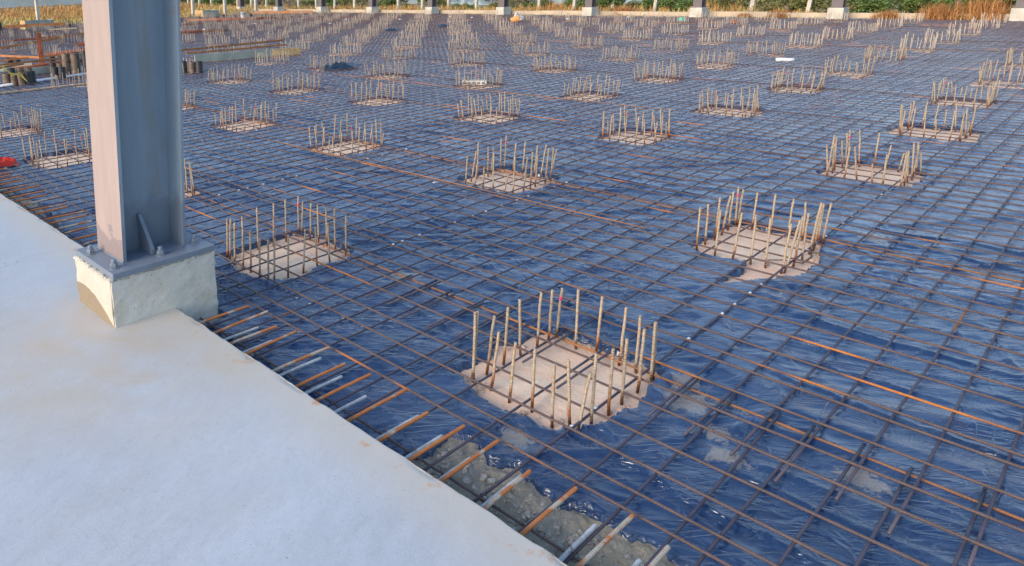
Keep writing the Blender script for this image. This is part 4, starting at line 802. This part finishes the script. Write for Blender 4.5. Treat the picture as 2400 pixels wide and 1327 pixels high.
for _ in range(2600):
    x = rg.uniform(60, 140); y = rg.uniform(0, 220); mb.cur = rg.randrange(3)
    s = rg.uniform(1.2, 2.6)
    for _ in range(16):
        p = Vector((x + rg.gauss(0, s*.5), y + rg.gauss(0, s*.5), abs(rg.gauss(0, s*.35)))); a = Vector((rg.gauss(0, 1), rg.gauss(0, 1), rg.gauss(0, .7))).normalized()*.45; b = a.cross(Vector((rg.gauss(0, 1), rg.gauss(0, 1), 1))).normalized()*.3
        mb.add([p-a, p+b, p+a, p-b], [(0, 1, 2, 3)])
tag(link('distant_scrub', mb.mesh('distant_scrub', [M['greenB'], M['brownleaf'], M['greenA']])), 'far off green and brown scrub beyond the pond reading as one mass', 'scrub', kind='stuff')
# long white building far off at the left
b_ = tag(empty('long_shed', (34, 117, 0), rot=(0, 0, R(13))), 'long low white building with blue and grey roofs far off at the left', 'building')
for nm, bx, mt in (('wall', (-26, 17, 0, 14, -.1, 2.2), M['wallwhite']), ('roof', (-27, -1.02, -1, 15, 2.21, 2.7), M['roofgrey']), ('roof', (-1, 17.6, -1, 15, 2.21, 2.8), M['roofgrey']), ('roof', (-27, -12, -1.6, -1.01, 1.9, 3.2), M['roofblue']), ('roof', (2, 9, -1.6, -1.01, 1.9, 2.9), M['roofblue'])):
    m_ = MB(); m_.box(*bx); link(nm, m_.mesh(nm, mt), parent=b_)

# ------------------------------------------------------------------ light, sky, camera
w = bpy.data.worlds.new('World'); bpy.context.scene.world = w; w.use_nodes = True; nt = w.node_tree
bg = nt.nodes['Background']; sky = nt.nodes.new('ShaderNodeTexSky'); sky.sky_type = 'NISHITA'; sky.sun_disc = False
SUN_EL, SUN_AZ = 24, 176                 # degrees; azimuth measured from +x towards +y
sky.sun_elevation = R(SUN_EL); sky.sun_rotation = R(90 - SUN_AZ); sky.air_density = 1.2; sky.dust_density = 1.6; sky.ozone_density = 2.0
nt.links.new(sky.outputs[0], bg.inputs[0]); bg.inputs[1].default_value = SKYS
ld = bpy.data.lights.new('sun', 'SUN'); ld.energy = SUNE; ld.angle = R(28); ld.color = (1.0, .82, .66)
so = bpy.data.objects.new('sun', ld); C.objects.link(so)
d = Vector((math.cos(R(SUN_EL))*math.cos(R(SUN_AZ)), math.cos(R(SUN_EL))*math.sin(R(SUN_AZ)), math.sin(R(SUN_EL)))); so.rotation_euler = d.to_track_quat('Z', 'Y').to_euler(); so.location = d*30
cam = bpy.data.cameras.new('camera'); co = bpy.data.objects.new('camera', cam); C.objects.link(co)
r, u_, bk_ = (.776212, -.629625, -.032674), (.173633, .163661, .971116), (-.606091, -.759465, .236359)
co.matrix_world = Matrix(((r[0], u_[0], bk_[0], -2.6824), (r[1], u_[1], bk_[1], -1.50813), (r[2], u_[2], bk_[2], 1.769795), (0, 0, 0, 1)))
cam.sensor_width = 36; cam.lens = 1654.686/2400*36; cam.shift_x = (1200-700)/2400; cam.shift_y = -(663.5-370)/2400; cam.clip_start = .05; cam.clip_end = 3000
sc_ = bpy.context.scene; sc_.camera = co
sc_.view_settings.view_transform = 'Standard'; sc_.view_settings.look = 'None'; sc_.view_settings.exposure = EXPO; sc_.view_settings.gamma = 1; sc_.view_settings.use_curve_mapping = False
